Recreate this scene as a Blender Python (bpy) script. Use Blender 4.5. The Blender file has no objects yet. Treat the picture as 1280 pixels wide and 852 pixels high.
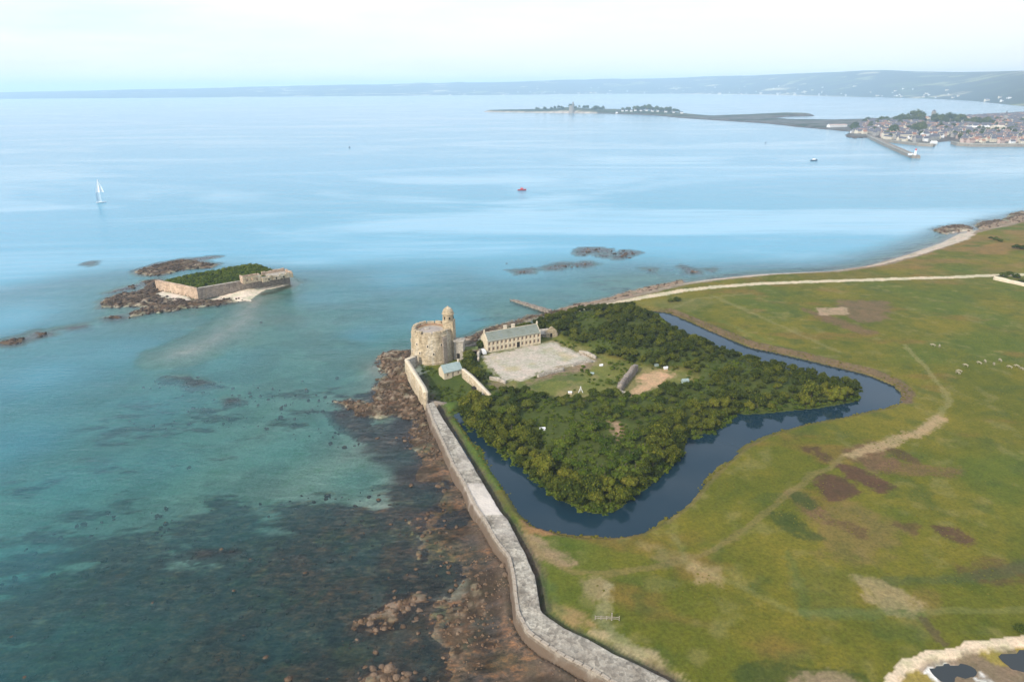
import bpy, bmesh, math, random
import numpy as np
from mathutils import Vector, Matrix, Euler
random.seed(7); rng = np.random.default_rng(7)
R = math.radians
S = bpy.context.scene
COL = S.collection
# ---------------------------------------------------------------- camera
cam = bpy.data.objects.new('camera', bpy.data.cameras.new('camera'))
COL.objects.link(cam)
cam.data.lens = 24.0; cam.data.sensor_width = 36.0
cam.data.clip_start = 1.0; cam.data.clip_end = 120000.0
CAMZ = 125.0
CM = Euler((R(90 - 20.45), 0, 0)).to_matrix() @ Matrix.Rotation(R(-0.45), 3, 'Z')
cam.location = (0, 0, CAMZ)
cam.rotation_euler = CM.to_euler()
S.camera = cam
# ---------------------------------------------------------------- daylight
SUN_DIR = Vector((-0.54, -0.62, 0.58)).normalized()
w = bpy.data.worlds.new('World'); S.world = w; w.use_nodes = True
nt = w.node_tree; nt.nodes.clear()
def N(t, kind, **kw):
    n = t.nodes.new(kind)
    for k, v in kw.items():
        if k.startswith('i_'):
            key = k[2:].replace('_', ' ')
            n.inputs[int(key) if key.isdigit() else key].default_value = v
        else: setattr(n, k, v)
    return n
def ramp(t, stops, src=None, interp='LINEAR'):
    r = t.nodes.new('ShaderNodeValToRGB'); cr = r.color_ramp; cr.interpolation = interp
    while len(cr.elements) < len(stops): cr.elements.new(0.5)
    for e, (p, c) in zip(cr.elements, stops):
        e.position = p; e.color = (c, c, c, 1) if isinstance(c, (int, float)) else (*c[:3], 1)
    if src is not None: t.links.new(src, r.inputs[0])
    return r
L = nt.links.new
sky = N(nt, 'ShaderNodeTexSky', sky_type='NISHITA', sun_disc=False)
sky.sun_elevation = math.asin(SUN_DIR.z); sky.sun_rotation = math.atan2(SUN_DIR.x, SUN_DIR.y)
sky.air_density = 1.0; sky.dust_density = 1.2; sky.ozone_density = 1.5
bg1 = N(nt, 'ShaderNodeBackground', i_Strength=0.15); L(sky.outputs[0], bg1.inputs[0])
tc = N(nt, 'ShaderNodeTexCoord')
sep = N(nt, 'ShaderNodeSeparateXYZ'); L(tc.outputs['Generated'], sep.inputs[0])
mp = N(nt, 'ShaderNodeMapping'); mp.inputs['Scale'].default_value = (2.2, 2.2, 13); L(tc.outputs['Generated'], mp.inputs[0])
cn = N(nt, 'ShaderNodeTexNoise', i_Scale=1.6, i_Detail=7.0, i_Roughness=0.55); L(mp.outputs[0], cn.inputs[0])
cov = N(nt, 'ShaderNodeMapRange'); cov.inputs[1].default_value = 0.02; cov.inputs[2].default_value = 0.36
cov.inputs[3].default_value = 1.25; cov.inputs[4].default_value = 0.46; L(sep.outputs[2], cov.inputs[0])
cl = N(nt, 'ShaderNodeMapRange'); cl.inputs[1].default_value = 0.30; cl.inputs[2].default_value = 0.66
cl.inputs[3].default_value = 0.42; cl.inputs[4].default_value = 1.0; L(cn.outputs[0], cl.inputs[0])
mm = N(nt, 'ShaderNodeMath', operation='MULTIPLY', use_clamp=True); L(cov.outputs[0], mm.inputs[0]); L(cl.outputs[0], mm.inputs[1])
ccol = ramp(nt, [(0.0, (0.84, 0.88, 0.94)), (1.0, (0.96, 0.965, 0.98))], cl.outputs[0])
bg2 = N(nt, 'ShaderNodeBackground', i_Strength=0.93); L(ccol.outputs[0], bg2.inputs[0])
lum = N(nt, 'ShaderNodeMapRange'); lum.inputs[1].default_value = 0.0; lum.inputs[2].default_value = 0.40; lum.inputs[3].default_value = 0.74; lum.inputs[4].default_value = 1.12; L(sep.outputs[2], lum.inputs[0]); L(lum.outputs[0], bg2.inputs[1])   # an overcast veil is brighter overhead than at the horizon
mx = N(nt, 'ShaderNodeMixShader'); L(mm.outputs[0], mx.inputs[0]); L(bg1.outputs[0], mx.inputs[1]); L(bg2.outputs[0], mx.inputs[2])
wo = N(nt, 'ShaderNodeOutputWorld'); L(mx.outputs[0], wo.inputs[0])
sun = bpy.data.objects.new('sun', bpy.data.lights.new('sun', 'SUN')); COL.objects.link(sun)
sun.data.energy = 2.6; sun.data.angle = R(0.53); sun.data.color = (1.0, 0.93, 0.82)
sun.rotation_euler = SUN_DIR.to_track_quat('Z', 'Y').to_euler(); sun.location = SUN_DIR * 400
S.view_settings.view_transform = 'Standard'; S.view_settings.look = 'None'
S.view_settings.exposure = 0.52; S.view_settings.gamma = 1.0
S.cycles.volume_bounces = 2; S.cycles.max_bounces = 8; S.cycles.transparent_max_bounces = 12
# ---------------------------------------------------------------- helpers
def pix(px, py, z=0.0):
    """place on the level z seen at a photograph coordinate (photo is 1280 x 852)"""
    d = CM @ Vector(((px - 640) / 853.33, -(py - 426) / 853.33, -1))
    t = (z - CAMZ) / d.z
    return Vector((d.x * t, d.y * t, z))
def W(pts, z=0.0):
    return np.array([[*pix(p[0], p[1], z)[:2]] for p in pts])
def sstep(a, b, x):
    t = np.clip((x - a) / (b - a), 0, 1); return t * t * (3 - 2 * t)
def _h(ix, iy, s):
    n = (ix.astype(np.int64) * 374761393 + iy.astype(np.int64) * 668265263 + s * 1442695041) & 0x7fffffff
    n = ((n ^ (n >> 13)) * 1274126177) & 0x7fffffff
    return ((n ^ (n >> 16)) & 0xffff) / 65535.0
def vn(x, y, s=0):
    ix = np.floor(x); iy = np.floor(y); fx = x - ix; fy = y - iy
    fx = fx * fx * (3 - 2 * fx); fy = fy * fy * (3 - 2 * fy)
    a = _h(ix, iy, s); b = _h(ix + 1, iy, s); c = _h(ix, iy + 1, s); d = _h(ix + 1, iy + 1, s)
    return (a * (1 - fx) + b * fx) * (1 - fy) + (c * (1 - fx) + d * fx) * fy
def fbm(x, y, scale, octv=4, s=0, rough=0.5):
    v = 0; a = 1; t = 0; f = 1.0 / scale
    for i in range(octv):
        v = v + a * vn(x * f + 17.3 * i, y * f - 9.1 * i, s + i * 7); t += a; a *= rough; f *= 2.03
    return v / t
def sdf(P, poly, margin=40.0):
    """signed distance, positive inside, clipped at -margin"""
    poly = np.asarray(poly, float); out = np.full(len(P), -margin)
    lo = poly.min(0) - margin; hi = poly.max(0) + margin
    m = (P[:, 0] > lo[0]) & (P[:, 0] < hi[0]) & (P[:, 1] > lo[1]) & (P[:, 1] < hi[1])
    Q = P[m]; x, y = Q[:, 0], Q[:, 1]
    d = np.full(len(Q), 1e18); ins = np.zeros(len(Q), bool); n = len(poly)
    for i in range(n):
        a = poly[i]; b = poly[(i + 1) % n]; e = b - a
        wx = x - a[0]; wy = y - a[1]
        t = np.clip((wx * e[0] + wy * e[1]) / max(e @ e, 1e-9), 0, 1)
        d = np.minimum(d, (wx - e[0] * t) ** 2 + (wy - e[1] * t) ** 2)
        if a[1] != b[1]:
            c = (a[1] > y) != (b[1] > y)
            ins ^= c & (x < e[0] * (y - a[1]) / e[1] + a[0])
    d = np.sqrt(d); out[m] = np.maximum(np.where(ins, d, -d), -margin)
    return out
def pdist(P, line, margin=30.0):
    line = np.asarray(line, float); out = np.full(len(P), margin)
    lo = line.min(0) - margin; hi = line.max(0) + margin
    m = (P[:, 0] > lo[0]) & (P[:, 0] < hi[0]) & (P[:, 1] > lo[1]) & (P[:, 1] < hi[1])
    x, y = P[m, 0], P[m, 1]; d = np.full(len(x), 1e18)
    for a, b in zip(line[:-1], line[1:]):
        e = b - a; wx = x - a[0]; wy = y - a[1]
        t = np.clip((wx * e[0] + wy * e[1]) / max(e @ e, 1e-9), 0, 1)
        d = np.minimum(d, (wx - e[0] * t) ** 2 + (wy - e[1] * t) ** 2)
    out[m] = np.minimum(np.sqrt(d), margin); return out
def idw(P, anchors, z=0.0, p=2.6):
    A = np.array([[*pix(a[0], a[1], z)[:2], a[2]] for a in anchors])
    num = np.zeros(len(P)); den = np.zeros(len(P))
    for ax, ay, v in A:
        wgt = 1.0 / (((P[:, 0] - ax) ** 2 + (P[:, 1] - ay) ** 2) + 9.0) ** (p / 2)
        num += wgt * v; den += wgt
    return num / den
def mesh_np(name, verts, faces, mat=None, smooth=False, attrs=None):
    """faces: (n,k) int array; one mesh object"""
    me = bpy.data.meshes.new(name); nv = len(verts); nf, k = faces.shape
    me.vertices.add(nv); me.vertices.foreach_set('co', np.asarray(verts, np.float32).ravel())
    me.loops.add(nf * k); me.loops.foreach_set('vertex_index', faces.astype(np.int32).ravel())
    me.polygons.add(nf); me.polygons.foreach_set('loop_start', np.arange(nf, dtype=np.int32) * k)
    if smooth: me.polygons.foreach_set('use_smooth', np.ones(nf, bool))
    me.update(calc_edges=True)
    for an, av in (attrs or {}).items():
        av = np.asarray(av, np.float32)
        if av.ndim == 1:
            at = me.attributes.new(an, 'FLOAT', 'POINT'); at.data.foreach_set('value', av)
        else:
            at = me.attributes.new(an, 'FLOAT_COLOR', 'POINT')
            at.data.foreach_set('color', np.c_[av, np.ones(len(av))].astype(np.float32).ravel())
    if mat is not None: me.materials.append(mat)
    return me
def gridfaces(nx, ny):
    i = np.arange(nx * ny).reshape(ny, nx)
    return np.stack([i[:-1, :-1].ravel(), i[:-1, 1:].ravel(), i[1:, 1:].ravel(), i[1:, :-1].ravel()], 1)
def link(name, me, parent=None, loc=None, rot=None):
    o = bpy.data.objects.new(name, me); COL.objects.link(o)
    if parent is not None: o.parent = parent
    if loc is not None: o.location = loc
    if rot is not None: o.rotation_euler = rot
    return o
def tag(o, label, cat, group=None):
    o['label'] = label; o['category'] = cat
    if group: o['group'] = group
    return o
def structure(o): o['kind'] = 'structure'; return o
def thing(name, label, cat, loc=(0, 0, 0), rz=0.0, group=None):
    o = bpy.data.objects.new(name, None); COL.objects.link(o); o.empty_display_size = 0.5
    o.location = loc; o.rotation_euler = (0, 0, rz); return tag(o, label, cat, group)
def dup(root, loc, rot, label, group=None, scale=None):
    r = root.copy(); COL.objects.link(r); r.location = loc
    r.rotation_euler = rot if hasattr(rot, '__len__') else (0, 0, rot)
    if scale is not None: r.scale = scale if hasattr(scale, '__len__') else (scale,) * 3
    r['label'] = label
    if group: r['group'] = group
    for ch in root.children:
        c = ch.copy(); COL.objects.link(c); c.parent = r
        for g in ch.children:
            d = g.copy(); COL.objects.link(d); d.parent = c
    return r
class MB:
    """a small mesh builder: boxes, lathes, prisms, tubes"""
    def __init__(s): s.b = bmesh.new()
    def box(s, c, size, rz=0.0, taper=1.0):
        hx, hy, hz = size[0] / 2, size[1] / 2, size[2] / 2; cr, sr = math.cos(rz), math.sin(rz); vs = []
        for z, k in ((-hz, 1.0), (hz, taper)):
            for x, y in ((-hx, -hy), (hx, -hy), (hx, hy), (-hx, hy)):
                x *= k; y *= k; vs.append(s.b.verts.new((c[0] + x * cr - y * sr, c[1] + x * sr + y * cr, c[2] + z)))
        for f in ((3, 2, 1, 0), (4, 5, 6, 7), (0, 1, 5, 4), (1, 2, 6, 5), (2, 3, 7, 6), (3, 0, 4, 7)):
            s.b.faces.new([vs[i] for i in f])
        return s
    def poly(s, pts): s.b.faces.new([s.b.verts.new(p) for p in pts]); return s
    def prism(s, poly, z0, z1, bottom=True):
        """poly ccw seen from above"""
        n = len(poly); a = [s.b.verts.new((p[0], p[1], z0)) for p in poly]; b = [s.b.verts.new((p[0], p[1], z1)) for p in poly]
        for i in range(n): s.b.faces.new((a[i], a[(i + 1) % n], b[(i + 1) % n], b[i]))
        s.b.faces.new(b)
        if bottom: s.b.faces.new(a[::-1])
        return s
    def lathe(s, prof, n=32, c=(0, 0, 0), a0=0.0, a1=2 * math.pi, cap=False):
        full = abs(a1 - a0 - 2 * math.pi) < 1e-6; m = n if full else n + 1; rings = []
        for r, z in prof:
            if r < 1e-5: rings.append([s.b.verts.new((c[0], c[1], c[2] + z))]); continue
            rings.append([s.b.verts.new((c[0] + r * math.cos(a0 + (a1 - a0) * i / n), c[1] + r * math.sin(a0 + (a1 - a0) * i / n), c[2] + z)) for i in range(m)])
        for p, q in zip(rings[:-1], rings[1:]):
            for i in range(n):
                j = (i + 1) % m
                if len(p) == 1 and len(q) == 1: continue
                if len(p) == 1: s.b.faces.new((p[0], q[j], q[i]))
                elif len(q) == 1: s.b.faces.new((p[i], p[j], q[0]))
                else: s.b.faces.new((p[i], p[j], q[j], q[i]))
        if not full and cap:
            s.b.faces.new([r[0] for r in rings]); s.b.faces.new([r[-1] for r in rings][::-1])
        return s
    def tube(s, a, b, r, n=6, r2=None):
        a = Vector(a); b = Vector(b); d = (b - a).normalized(); u = d.orthogonal().normalized(); v = d.cross(u); r2 = r if r2 is None else r2
        A = [s.b.verts.new(a + (u * math.cos(t) + v * math.sin(t)) * r) for t in [2 * math.pi * i / n for i in range(n)]]
        B = [s.b.verts.new(b + (u * math.cos(t) + v * math.sin(t)) * r2) for t in [2 * math.pi * i / n for i in range(n)]]
        for i in range(n): s.b.faces.new((A[i], A[(i + 1) % n], B[(i + 1) % n], B[i]))
        s.b.faces.new(A[::-1]); s.b.faces.new(B); return s
    def mesh(s, name, mat, smooth=False, fix=True):
        me = bpy.data.meshes.new(name)
        if fix: bmesh.ops.recalc_face_normals(s.b, faces=s.b.faces)
        if smooth:
            for f in s.b.faces: f.smooth = True
        s.b.to_mesh(me); s.b.free(); me.materials.append(mat); return me
    def obj(s, name, mat, parent=None, smooth=False, loc=None, rot=None):
        return link(name, s.mesh(name, mat, smooth), parent, loc, rot)
# ---------------------------------------------------------------- materials
def mat(name, c1, c2=None, scale=1.0, rough=0.85, bump=0.0, bscale=None, streak=False, c3=None, dist=0.3, blocks=0.0, island=0.0, metallic=0.0, spec=0.3):
    m = bpy.data.materials.new(name); m.use_nodes = True; t = m.node_tree; t.nodes.clear()
    out = N(t, 'ShaderNodeOutputMaterial'); p = N(t, 'ShaderNodeBsdfPrincipled'); t.links.new(p.outputs[0], out.inputs[0])
    p.inputs['Roughness'].default_value = rough; p.inputs['Metallic'].default_value = metallic; p.inputs['Specular IOR Level'].default_value = spec
    co = N(t, 'ShaderNodeTexCoord'); mpp = N(t, 'ShaderNodeMapping'); t.links.new(co.outputs['Object'], mpp.inputs[0])
    if streak: mpp.inputs['Scale'].default_value = (1, 1, 0.18)
    if c2 is None: c2 = tuple(x * 0.8 for x in c1)
    n = N(t, 'ShaderNodeTexNoise', i_Scale=scale, i_Detail=6.0, i_Roughness=0.62); t.links.new(mpp.outputs[0], n.inputs[0])
    st = [(0.34, c1), (0.64, c2)] if c3 is None else [(0.30, c1), (0.52, c2), (0.70, c3)]
    r = ramp(t, st, n.outputs[0]); src = r.outputs[0]
    n3 = N(t, 'ShaderNodeTexNoise', i_Scale=scale * 9, i_Detail=3.0); t.links.new(co.outputs['Object'], n3.inputs[0])
    mr = N(t, 'ShaderNodeMapRange'); mr.inputs[1].default_value = 0.3; mr.inputs[2].default_value = 0.7; mr.inputs[3].default_value = 0.82; mr.inputs[4].default_value = 1.18
    t.links.new(n3.outputs[0], mr.inputs[0])
    mu = N(t, 'ShaderNodeVectorMath', operation='MULTIPLY'); t.links.new(src, mu.inputs[0]); t.links.new(mr.outputs[0], mu.inputs[1]); src = mu.outputs[0]
    if blocks:
        mb_ = N(t, 'ShaderNodeMapping'); mb_.inputs['Scale'].default_value = (1, 1, 1.7); t.links.new(co.outputs['Object'], mb_.inputs[0]); vb = N(t, 'ShaderNodeTexVoronoi', i_Scale=blocks); t.links.new(mb_.outputs[0], vb.inputs[0])
        sc_ = N(t, 'ShaderNodeSeparateColor'); t.links.new(vb.outputs['Color'], sc_.inputs[0]); mr3 = N(t, 'ShaderNodeMapRange'); mr3.inputs[3].default_value = .72; mr3.inputs[4].default_value = 1.24; t.links.new(sc_.outputs[0], mr3.inputs[0])
        m3_ = N(t, 'ShaderNodeVectorMath', operation='MULTIPLY'); t.links.new(src, m3_.inputs[0]); t.links.new(mr3.outputs[0], m3_.inputs[1]); src = m3_.outputs[0]
    if island:
        g = N(t, 'ShaderNodeObjectInfo'); mr2 = N(t, 'ShaderNodeMapRange'); mr2.inputs[3].default_value = 1 - island; mr2.inputs[4].default_value = 1 + island
        t.links.new(g.outputs['Random'], mr2.inputs[0]); m2 = N(t, 'ShaderNodeVectorMath', operation='MULTIPLY')
        t.links.new(src, m2.inputs[0]); t.links.new(mr2.outputs[0], m2.inputs[1]); src = m2.outputs[0]
    t.links.new(src, p.inputs['Base Color'])
    if bump:
        b = N(t, 'ShaderNodeBump', i_Strength=bump, i_Distance=dist); n2 = N(t, 'ShaderNodeTexNoise', i_Scale=bscale or scale * 5, i_Detail=4.0)
        t.links.new(co.outputs['Object'], n2.inputs[0]); t.links.new(n2.outputs[0], b.inputs['Height']); t.links.new(b.outputs[0], p.inputs['Normal'])
    return m
# ---------------------------------------------------------------- the ground: outlines read off the photograph, placed on the ground plane
LAND_Z = 3.7
def closed(pts, z, extra=()): return np.vstack([W(pts, z), np.array(extra, float)]) if len(extra) else W(pts, z)
G = closed([(1000, 980), (880, 900), (802, 847), (742, 822), (700, 802), (663, 778), (656, 745), (654, 712), (645, 690), (620, 650), (605, 625), (580, 580),
            (560, 545), (541, 506), (531, 498), (518, 470), (515, 449), (519, 443), (545, 436), (585, 430), (605, 414), (640, 405), (665, 399), (700, 389), (760, 376),
            (800, 367), (850, 355), (900, 348), (960, 342), (1050, 338), (1100, 331), (1150, 317), (1195, 301), (1215, 290), (1250, 283), (1290, 273)], 3.0,
           [(760, 800), (1300, 1150), (2400, 1200), (2400, -150), (120, -150)])
MOAT = W([(568, 517), (590, 548), (610, 578), (630, 608), (651, 641), (667, 657), (700, 668), (730, 672), (770, 672), (800, 666), (830, 651), (860, 627), (880, 604), (905, 579),
          (930, 559), (955, 547), (1000, 534), (1060, 522), (1110, 511), (1127, 502), (1131, 493), (1120, 482), (1090, 469), (1040, 457), (1000, 447), (940, 434), (900, 418),
          (865, 402), (838, 391), (800, 386), (818, 400), (780, 420), (640, 485), (600, 505), (580, 507)], 2.0)
BAST = W([(579, 511), (588, 533), (602, 544), (630, 566), (667, 594), (695, 620), (729, 637), (743, 640), (768, 637), (783, 626), (808, 607), (839, 581), (852, 565), (855, 547),
          (885, 539), (905, 528), (916, 518), (960, 515), (1020, 509), (1066, 501), (1072, 488), (1040, 478), (980, 464), (940, 453), (900, 439), (868, 425), (838, 412), (822, 396),
          (790, 388), (740, 388), (700, 395), (670, 408), (600, 440), (574, 468), (584, 496)], 2.0)
CLEAR = W([(672, 428), (690, 412), (705, 422), (722, 431), (745, 441), (790, 452), (828, 461), (850, 460), (868, 468), (866, 482), (838, 483), (812, 491), (795, 498), (770, 497), (752, 492),
           (735, 500), (700, 503), (685, 496), (650, 492), (612, 487), (585, 462), (598, 440)], 4.0)
COURT = W([(602, 444), (640, 437), (680, 429), (690, 426), (705, 433), (728, 444), (742, 450), (728, 454), (700, 458), (680, 463), (664, 469), (655, 475), (640, 473), (628, 478), (622, 470)], 4.0)
GARDEN = W([(520, 452), (533, 482), (536, 498), (556, 503), (578, 503), (583, 492), (583, 476), (572, 470), (556, 470), (545, 462)], 3.0)
POOLS = W([(1104, 860), (1116, 843), (1150, 822), (1170, 815), (1200, 812), (1215, 806), (1250, 800), (1300, 790), (1500, 790), (1500, 1050), (1104, 1050)], 3.8)
ROAD = W([(655, 405), (668, 401), (700, 391), (730, 384), (760, 379), (800, 372), (850, 363), (900, 357), (955, 353), (1050, 350), (1150, 347), (1240, 344), (1400, 340)], 3.9)
BEACH = [(870, 349), (900, 344), (960, 338), (1050, 335), (1105, 328), (1150, 312), (1185, 291), (1218, 286), (1212, 300), (1195, 307), (1150, 320), (1100, 331), (960, 345), (870, 352)]
SPURS = [  # rocky foreshore, height above the sea when dry
    ([(468, 456), (474, 445), (490, 437), (515, 436), (520, 445), (512, 452), (506, 463), (518, 486), (531, 506), (545, 530), (556, 556), (550, 562), (540, 548), (534, 540), (524, 524), (500, 517), (478, 520), (452, 520),
      (420, 503), (436, 499), (462, 503), (472, 492), (468, 478), (482, 470)], .75, 1.2),
    ([(500, 540), (530, 520), (552, 553), (566, 585), (560, 590), (545, 566), (520, 556)], 0.1, 1.1),
    ([(570, 430), (605, 413), (640, 402), (700, 386), (760, 372), (800, 362), (850, 350), (846, 356), (800, 368), (740, 381), (690, 393), (640, 407), (606, 420), (585, 434)], 1.2, 1.0),
    ([(1168, 288), (1180, 283), (1200, 281), (1215, 284), (1214, 289), (1196, 290), (1180, 292)], 1.2, 1.4), ([(1222, 281), (1232, 276), (1250, 275), (1262, 278), (1250, 284), (1228, 286)], 1.5, 1.6),
    ([(1262, 275), (1268, 268), (1290, 264), (1330, 262), (1330, 285), (1268, 280)], 2.5, 1.6),
    # round the fort islet
    ([(124, 378), (150, 368), (180, 362), (196, 352), (200, 362), (205, 372), (240, 376), (262, 374), (300, 371), (310, 374), (275, 380), (232, 385), (215, 388), (180, 392), (162, 396), (168, 389), (186, 382), (160, 383), (130, 384)], 1.1, 1.4),
    ([(170, 338), (196, 330), (225, 325), (245, 326), (270, 330), (262, 334), (230, 337), (200, 344), (180, 345)], 0.8, 1.2), ([(175, 352), (198, 348), (204, 354), (186, 358)], 0.6, 1.0),
    ([(132, 366), (160, 356), (182, 354), (170, 360), (140, 366)], -0.05, 0.9), ([(130, 397), (150, 393), (154, 398), (136, 401)], 0.3, 0.9),
    ([(-10, 428), (6, 424), (28, 420), (36, 420), (34, 426), (16, 432), (-10, 432)], 0.25, 1.0), ([(38, 417), (50, 413), (64, 414), (62, 419), (44, 423)], 0.3, 1.0), ([(70, 410), (112, 404), (108, 408), (86, 411)], -0.15, 0.7),
    ([(230, 324), (268, 320), (274, 321), (240, 328)], -0.05, 0.8), ([(106, 330), (115, 327), (116, 331)], -0.2, 1.1),
    # the reef out in the bay
    ([(682, 334), (700, 330), (713, 328), (714, 332), (700, 336), (684, 338)], -0.37, 1.3), ([(718, 330), (735, 327), (745, 330), (728, 334)], -0.32, 1.3), ([(719, 312), (733, 309), (762, 311), (760, 316), (740, 316), (726, 319)], -0.37, 1.3),
    ([(746, 320), (762, 316), (762, 322)], -0.32, 1.3), ([(766, 321), (782, 313), (800, 315), (786, 320), (772, 324)], -0.32, 1.3), ([(805, 336), (815, 335), (814, 339)], 0.0, 1.0), ([(640, 338), (668, 336), (664, 341), (648, 342)], -0.2, 0.9),
    ([(852, 333), (876, 338), (874, 342), (858, 341)], -0.15, 1.0), ([(886, 336), (893, 336), (892, 339)], 0.0, 1.0),
    # low tide boulder beds in front of the wall
    ([(430, 790), (440, 770), (470, 755), (500, 735), (530, 738), (545, 752), (530, 775), (500, 790), (470, 800)], 0.05, 0.75), ([(425, 860), (450, 832), (480, 818), (510, 824), (540, 850), (560, 880), (420, 900)], 0.10, 0.85),
    ([(545, 800), (580, 740), (600, 725), (615, 745), (612, 790), (580, 830)], -0.05, 0.6), ([(222, 690), (262, 680), (300, 684), (318, 692), (290, 702), (240, 700)], -0.40, 0.75), ([(344, 690), (386, 684), (384, 700), (352, 704)], -0.32, 0.7),
    ([(540, 605), (556, 600), (566, 610), (556, 622), (545, 618)], 0.0, 0.8), ([(200, 468), (260, 470), (280, 478), (240, 484)], -0.9, 0.8), ([(272, 498), (296, 494), (304, 500), (280, 506)], -0.55, 0.9), ([(405, 512), (450, 508), (470, 528), (500, 560), (440, 548)], -0.5, 0.9),
]
FLOOR = [(380, 415, -1.7), (430, 430, -1.6), (380, 440, -1.5), (597, 660, 1.2), (630, 712, 1.9), (642, 765, 2.2), (664, 802, 2.3), (706, 832, 2.4), (577, 622, 1.5), (550, 562, 1.6), (564, 592, 1.5), (612, 685, 1.6), (600, 760, .3), (615, 800, .35), (640, 850, .7), (760, 870, 1.6), (560, 720, -.15), (575, 650, -.18), (560, 600, -.05), (590, 640, .2), (500, 500, .4), (480, 460, .3),
         (500, 575, -.6), (535, 620, -.35), (450, 600, -1.1), (350, 560, -1.5), (400, 530, -1.3), (300, 650, -1.1), (450, 700, -.45), (450, 780, -.25), (520, 830, -.12), (350, 800, -.6), (200, 750, -.9), (100, 820, -1.1), (0, 852, -1.4),
         (0, 700, -2.0), (100, 600, -2.2), (200, 580, -1.9), (0, 560, -3.2), (200, 500, -2.3), (300, 450, -2.3), (420, 470, -1.7), (450, 420, -3.2), (330, 400, -1.1), (300, 425, -1.3), (245, 440, -1.7), (150, 440, -3.6), (50, 470, -4.5), (0, 400, -6),
         (0, 340, -8), (200, 300, -8), (400, 370, -3.2), (400, 320, -6), (500, 350, -5), (560, 400, -4), (640, 340, -5), (640, 392, -1.6), (800, 350, -1.6), (740, 325, -2.0), (700, 300, -6), (900, 325, -3.5), (1000, 320, -4), (1150, 295, -3), (900, 250, -8),
         (1280, 240, -7), (600, 250, -10), (250, 420, -2.6), (510, 760, .0), (470, 840, .0), (700, 900, .8), (600, 900, .2), (200, 380, -.8), (330, 372, -.5), (290, 345, -1)]
ISLE = W([(195.6, 361.5), (248, 372.5), (363, 352), (316, 338)], 1.0)
ISAND = W([(262, 373), (300, 356), (352, 344), (366, 352), (362, 358), (340, 361), (325, 369), (317, 383), (308, 376), (290, 374)], 0.5)
ISAND2 = W([(196, 366), (212, 363), (236, 370), (236, 376), (200, 372)], 0.5)
def graded(parts):
    out = [parts[0][0]]
    for a, b, s0, s1 in parts:
        x = a
        while x < b - 1e-6:
            x += s0 + (s1 - s0) * (x - a) / (b - a); out.append(min(x, b))
    return np.array(out)
gx = graded([(-620, -330, 16, 3), (-330, -150, 1.7, 1.1), (-150, 200, 0.72, 0.72), (200, 330, 0.8, 1.3), (330, 620, 1.4, 2.6), (620, 900, 4, 14), (900, 2300, 20, 60)])
gy = graded([(-120, 85, 14, 1.0), (85, 200, 0.55, 0.6), (200, 330, 0.65, 0.95), (330, 520, 1.0, 1.5), (520, 800, 1.7, 3.0), (800, 1120, 5, 16)])
X, Y = np.meshgrid(gx, gy); P = np.c_[X.ravel(), Y.ravel()]; x, y = P[:, 0], P[:, 1]
n1 = fbm(x, y, 60, 5, 1); n2 = fbm(x, y, 12, 4, 2); n3 = fbm(x, y, 3.2, 3, 3); n4 = fbm(x, y, 1.7, 2, 4)
wx = x + (fbm(x, y, 9, 3, 11) - .5) * 6; wy = y + (fbm(x, y, 9, 3, 12) - .5) * 6; PW = np.c_[wx, wy]     # wobbled copy, for ragged outlines
sG = sdf(P, G, 60); sM = sdf(P, MOAT, 40); sB = sdf(P, BAST, 40); sC = sdf(PW, CLEAR, 30); sCo = sdf(P * .75 + PW * .25, COURT, 20); sGa = sdf(P, GARDEN, 20); sPo = sdf(PW, POOLS, 20)
sI = sdf(P, ISLE, 30); dR = pdist(P, ROAD, 20)
floor = idw(P, FLOOR); floor -= .25 * sstep(1.2, .1, floor) * sstep(-3, -.2, floor) * (y < 330); floor = np.minimum(floor, 2.5)
weed_n = fbm(x * 0.35 + y * 0.5, y - 0.25 * x, 7, 5, 21, .6)
deepf = sstep(440, 600, y) * sstep(-12, -58, sG); floor = floor * (1 - deepf) - 10.5 * deepf
SBAR = W([(316, 372), (310, 395), (290, 412), (258, 428), (228, 442)], 0); dsb = pdist(PW, SBAR, 40); floor = np.maximum(floor, -.45 - .06 * dsb - 12 * sstep(18, 40, dsb)); rockw = np.zeros(len(P)); spur = np.full(len(P), -9.0)
for pts, hh, amp in SPURS:
    q = W(pts, 0.0); s = sdf(PW, q, 14)
    sc = 1.0 if q[:, 1].mean() < 330 else 1.6
    wgt = sstep(-3.0 * sc, 2.0 * sc, s); rk = (n3 * .55 + n4 * .45 - 0.5)
    spur = np.maximum(spur, np.where(wgt > 0, hh + amp * rk * 2.0 - (1 - wgt) * 2.6, -9)); rockw = np.maximum(rockw, wgt)
# weedy, boulder-strewn bottom
WEED = [(380, 420, 0), (450, 432, .02), (300, 445, 0), (200, 455, .03), (420, 570, 0), (350, 600, 0), (538, 675, 1.), (570, 835, 1.), (550, 700, 1.), (590, 852, .9), (560, 640, .9), (548, 572, .9), (535, 560, .8), (0, 852, .62), (150, 760, .8), (60, 700, .62), (200, 700, .7), (0, 640, .3), (120, 640, .35), (300, 760, .9), (450, 760, 1), (500, 700, .95), (420, 650, .85), (540, 640, .6), (545, 700, .6), (300, 640, .62), (240, 600, .25), (350, 600, .08), (450, 590, .02), (500, 590, .10), (550, 560, .5),
        (350, 530, .38), (250, 540, .42), (150, 520, .40), (60, 560, .12), (60, 480, .1), (250, 480, .28), (420, 500, .35), (480, 540, .55), (400, 440, .15), (520, 520, .5), (280, 425, .0), (330, 400, 0), (150, 440, .1), (600, 680, .2), (620, 740, .25), (560, 800, .7), (600, 852, .4), (690, 852, .1), (500, 852, .8), (100, 360, .2), (500, 400, .15), (600, 350, .1)]
weedp = idw(P, WEED)
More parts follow.
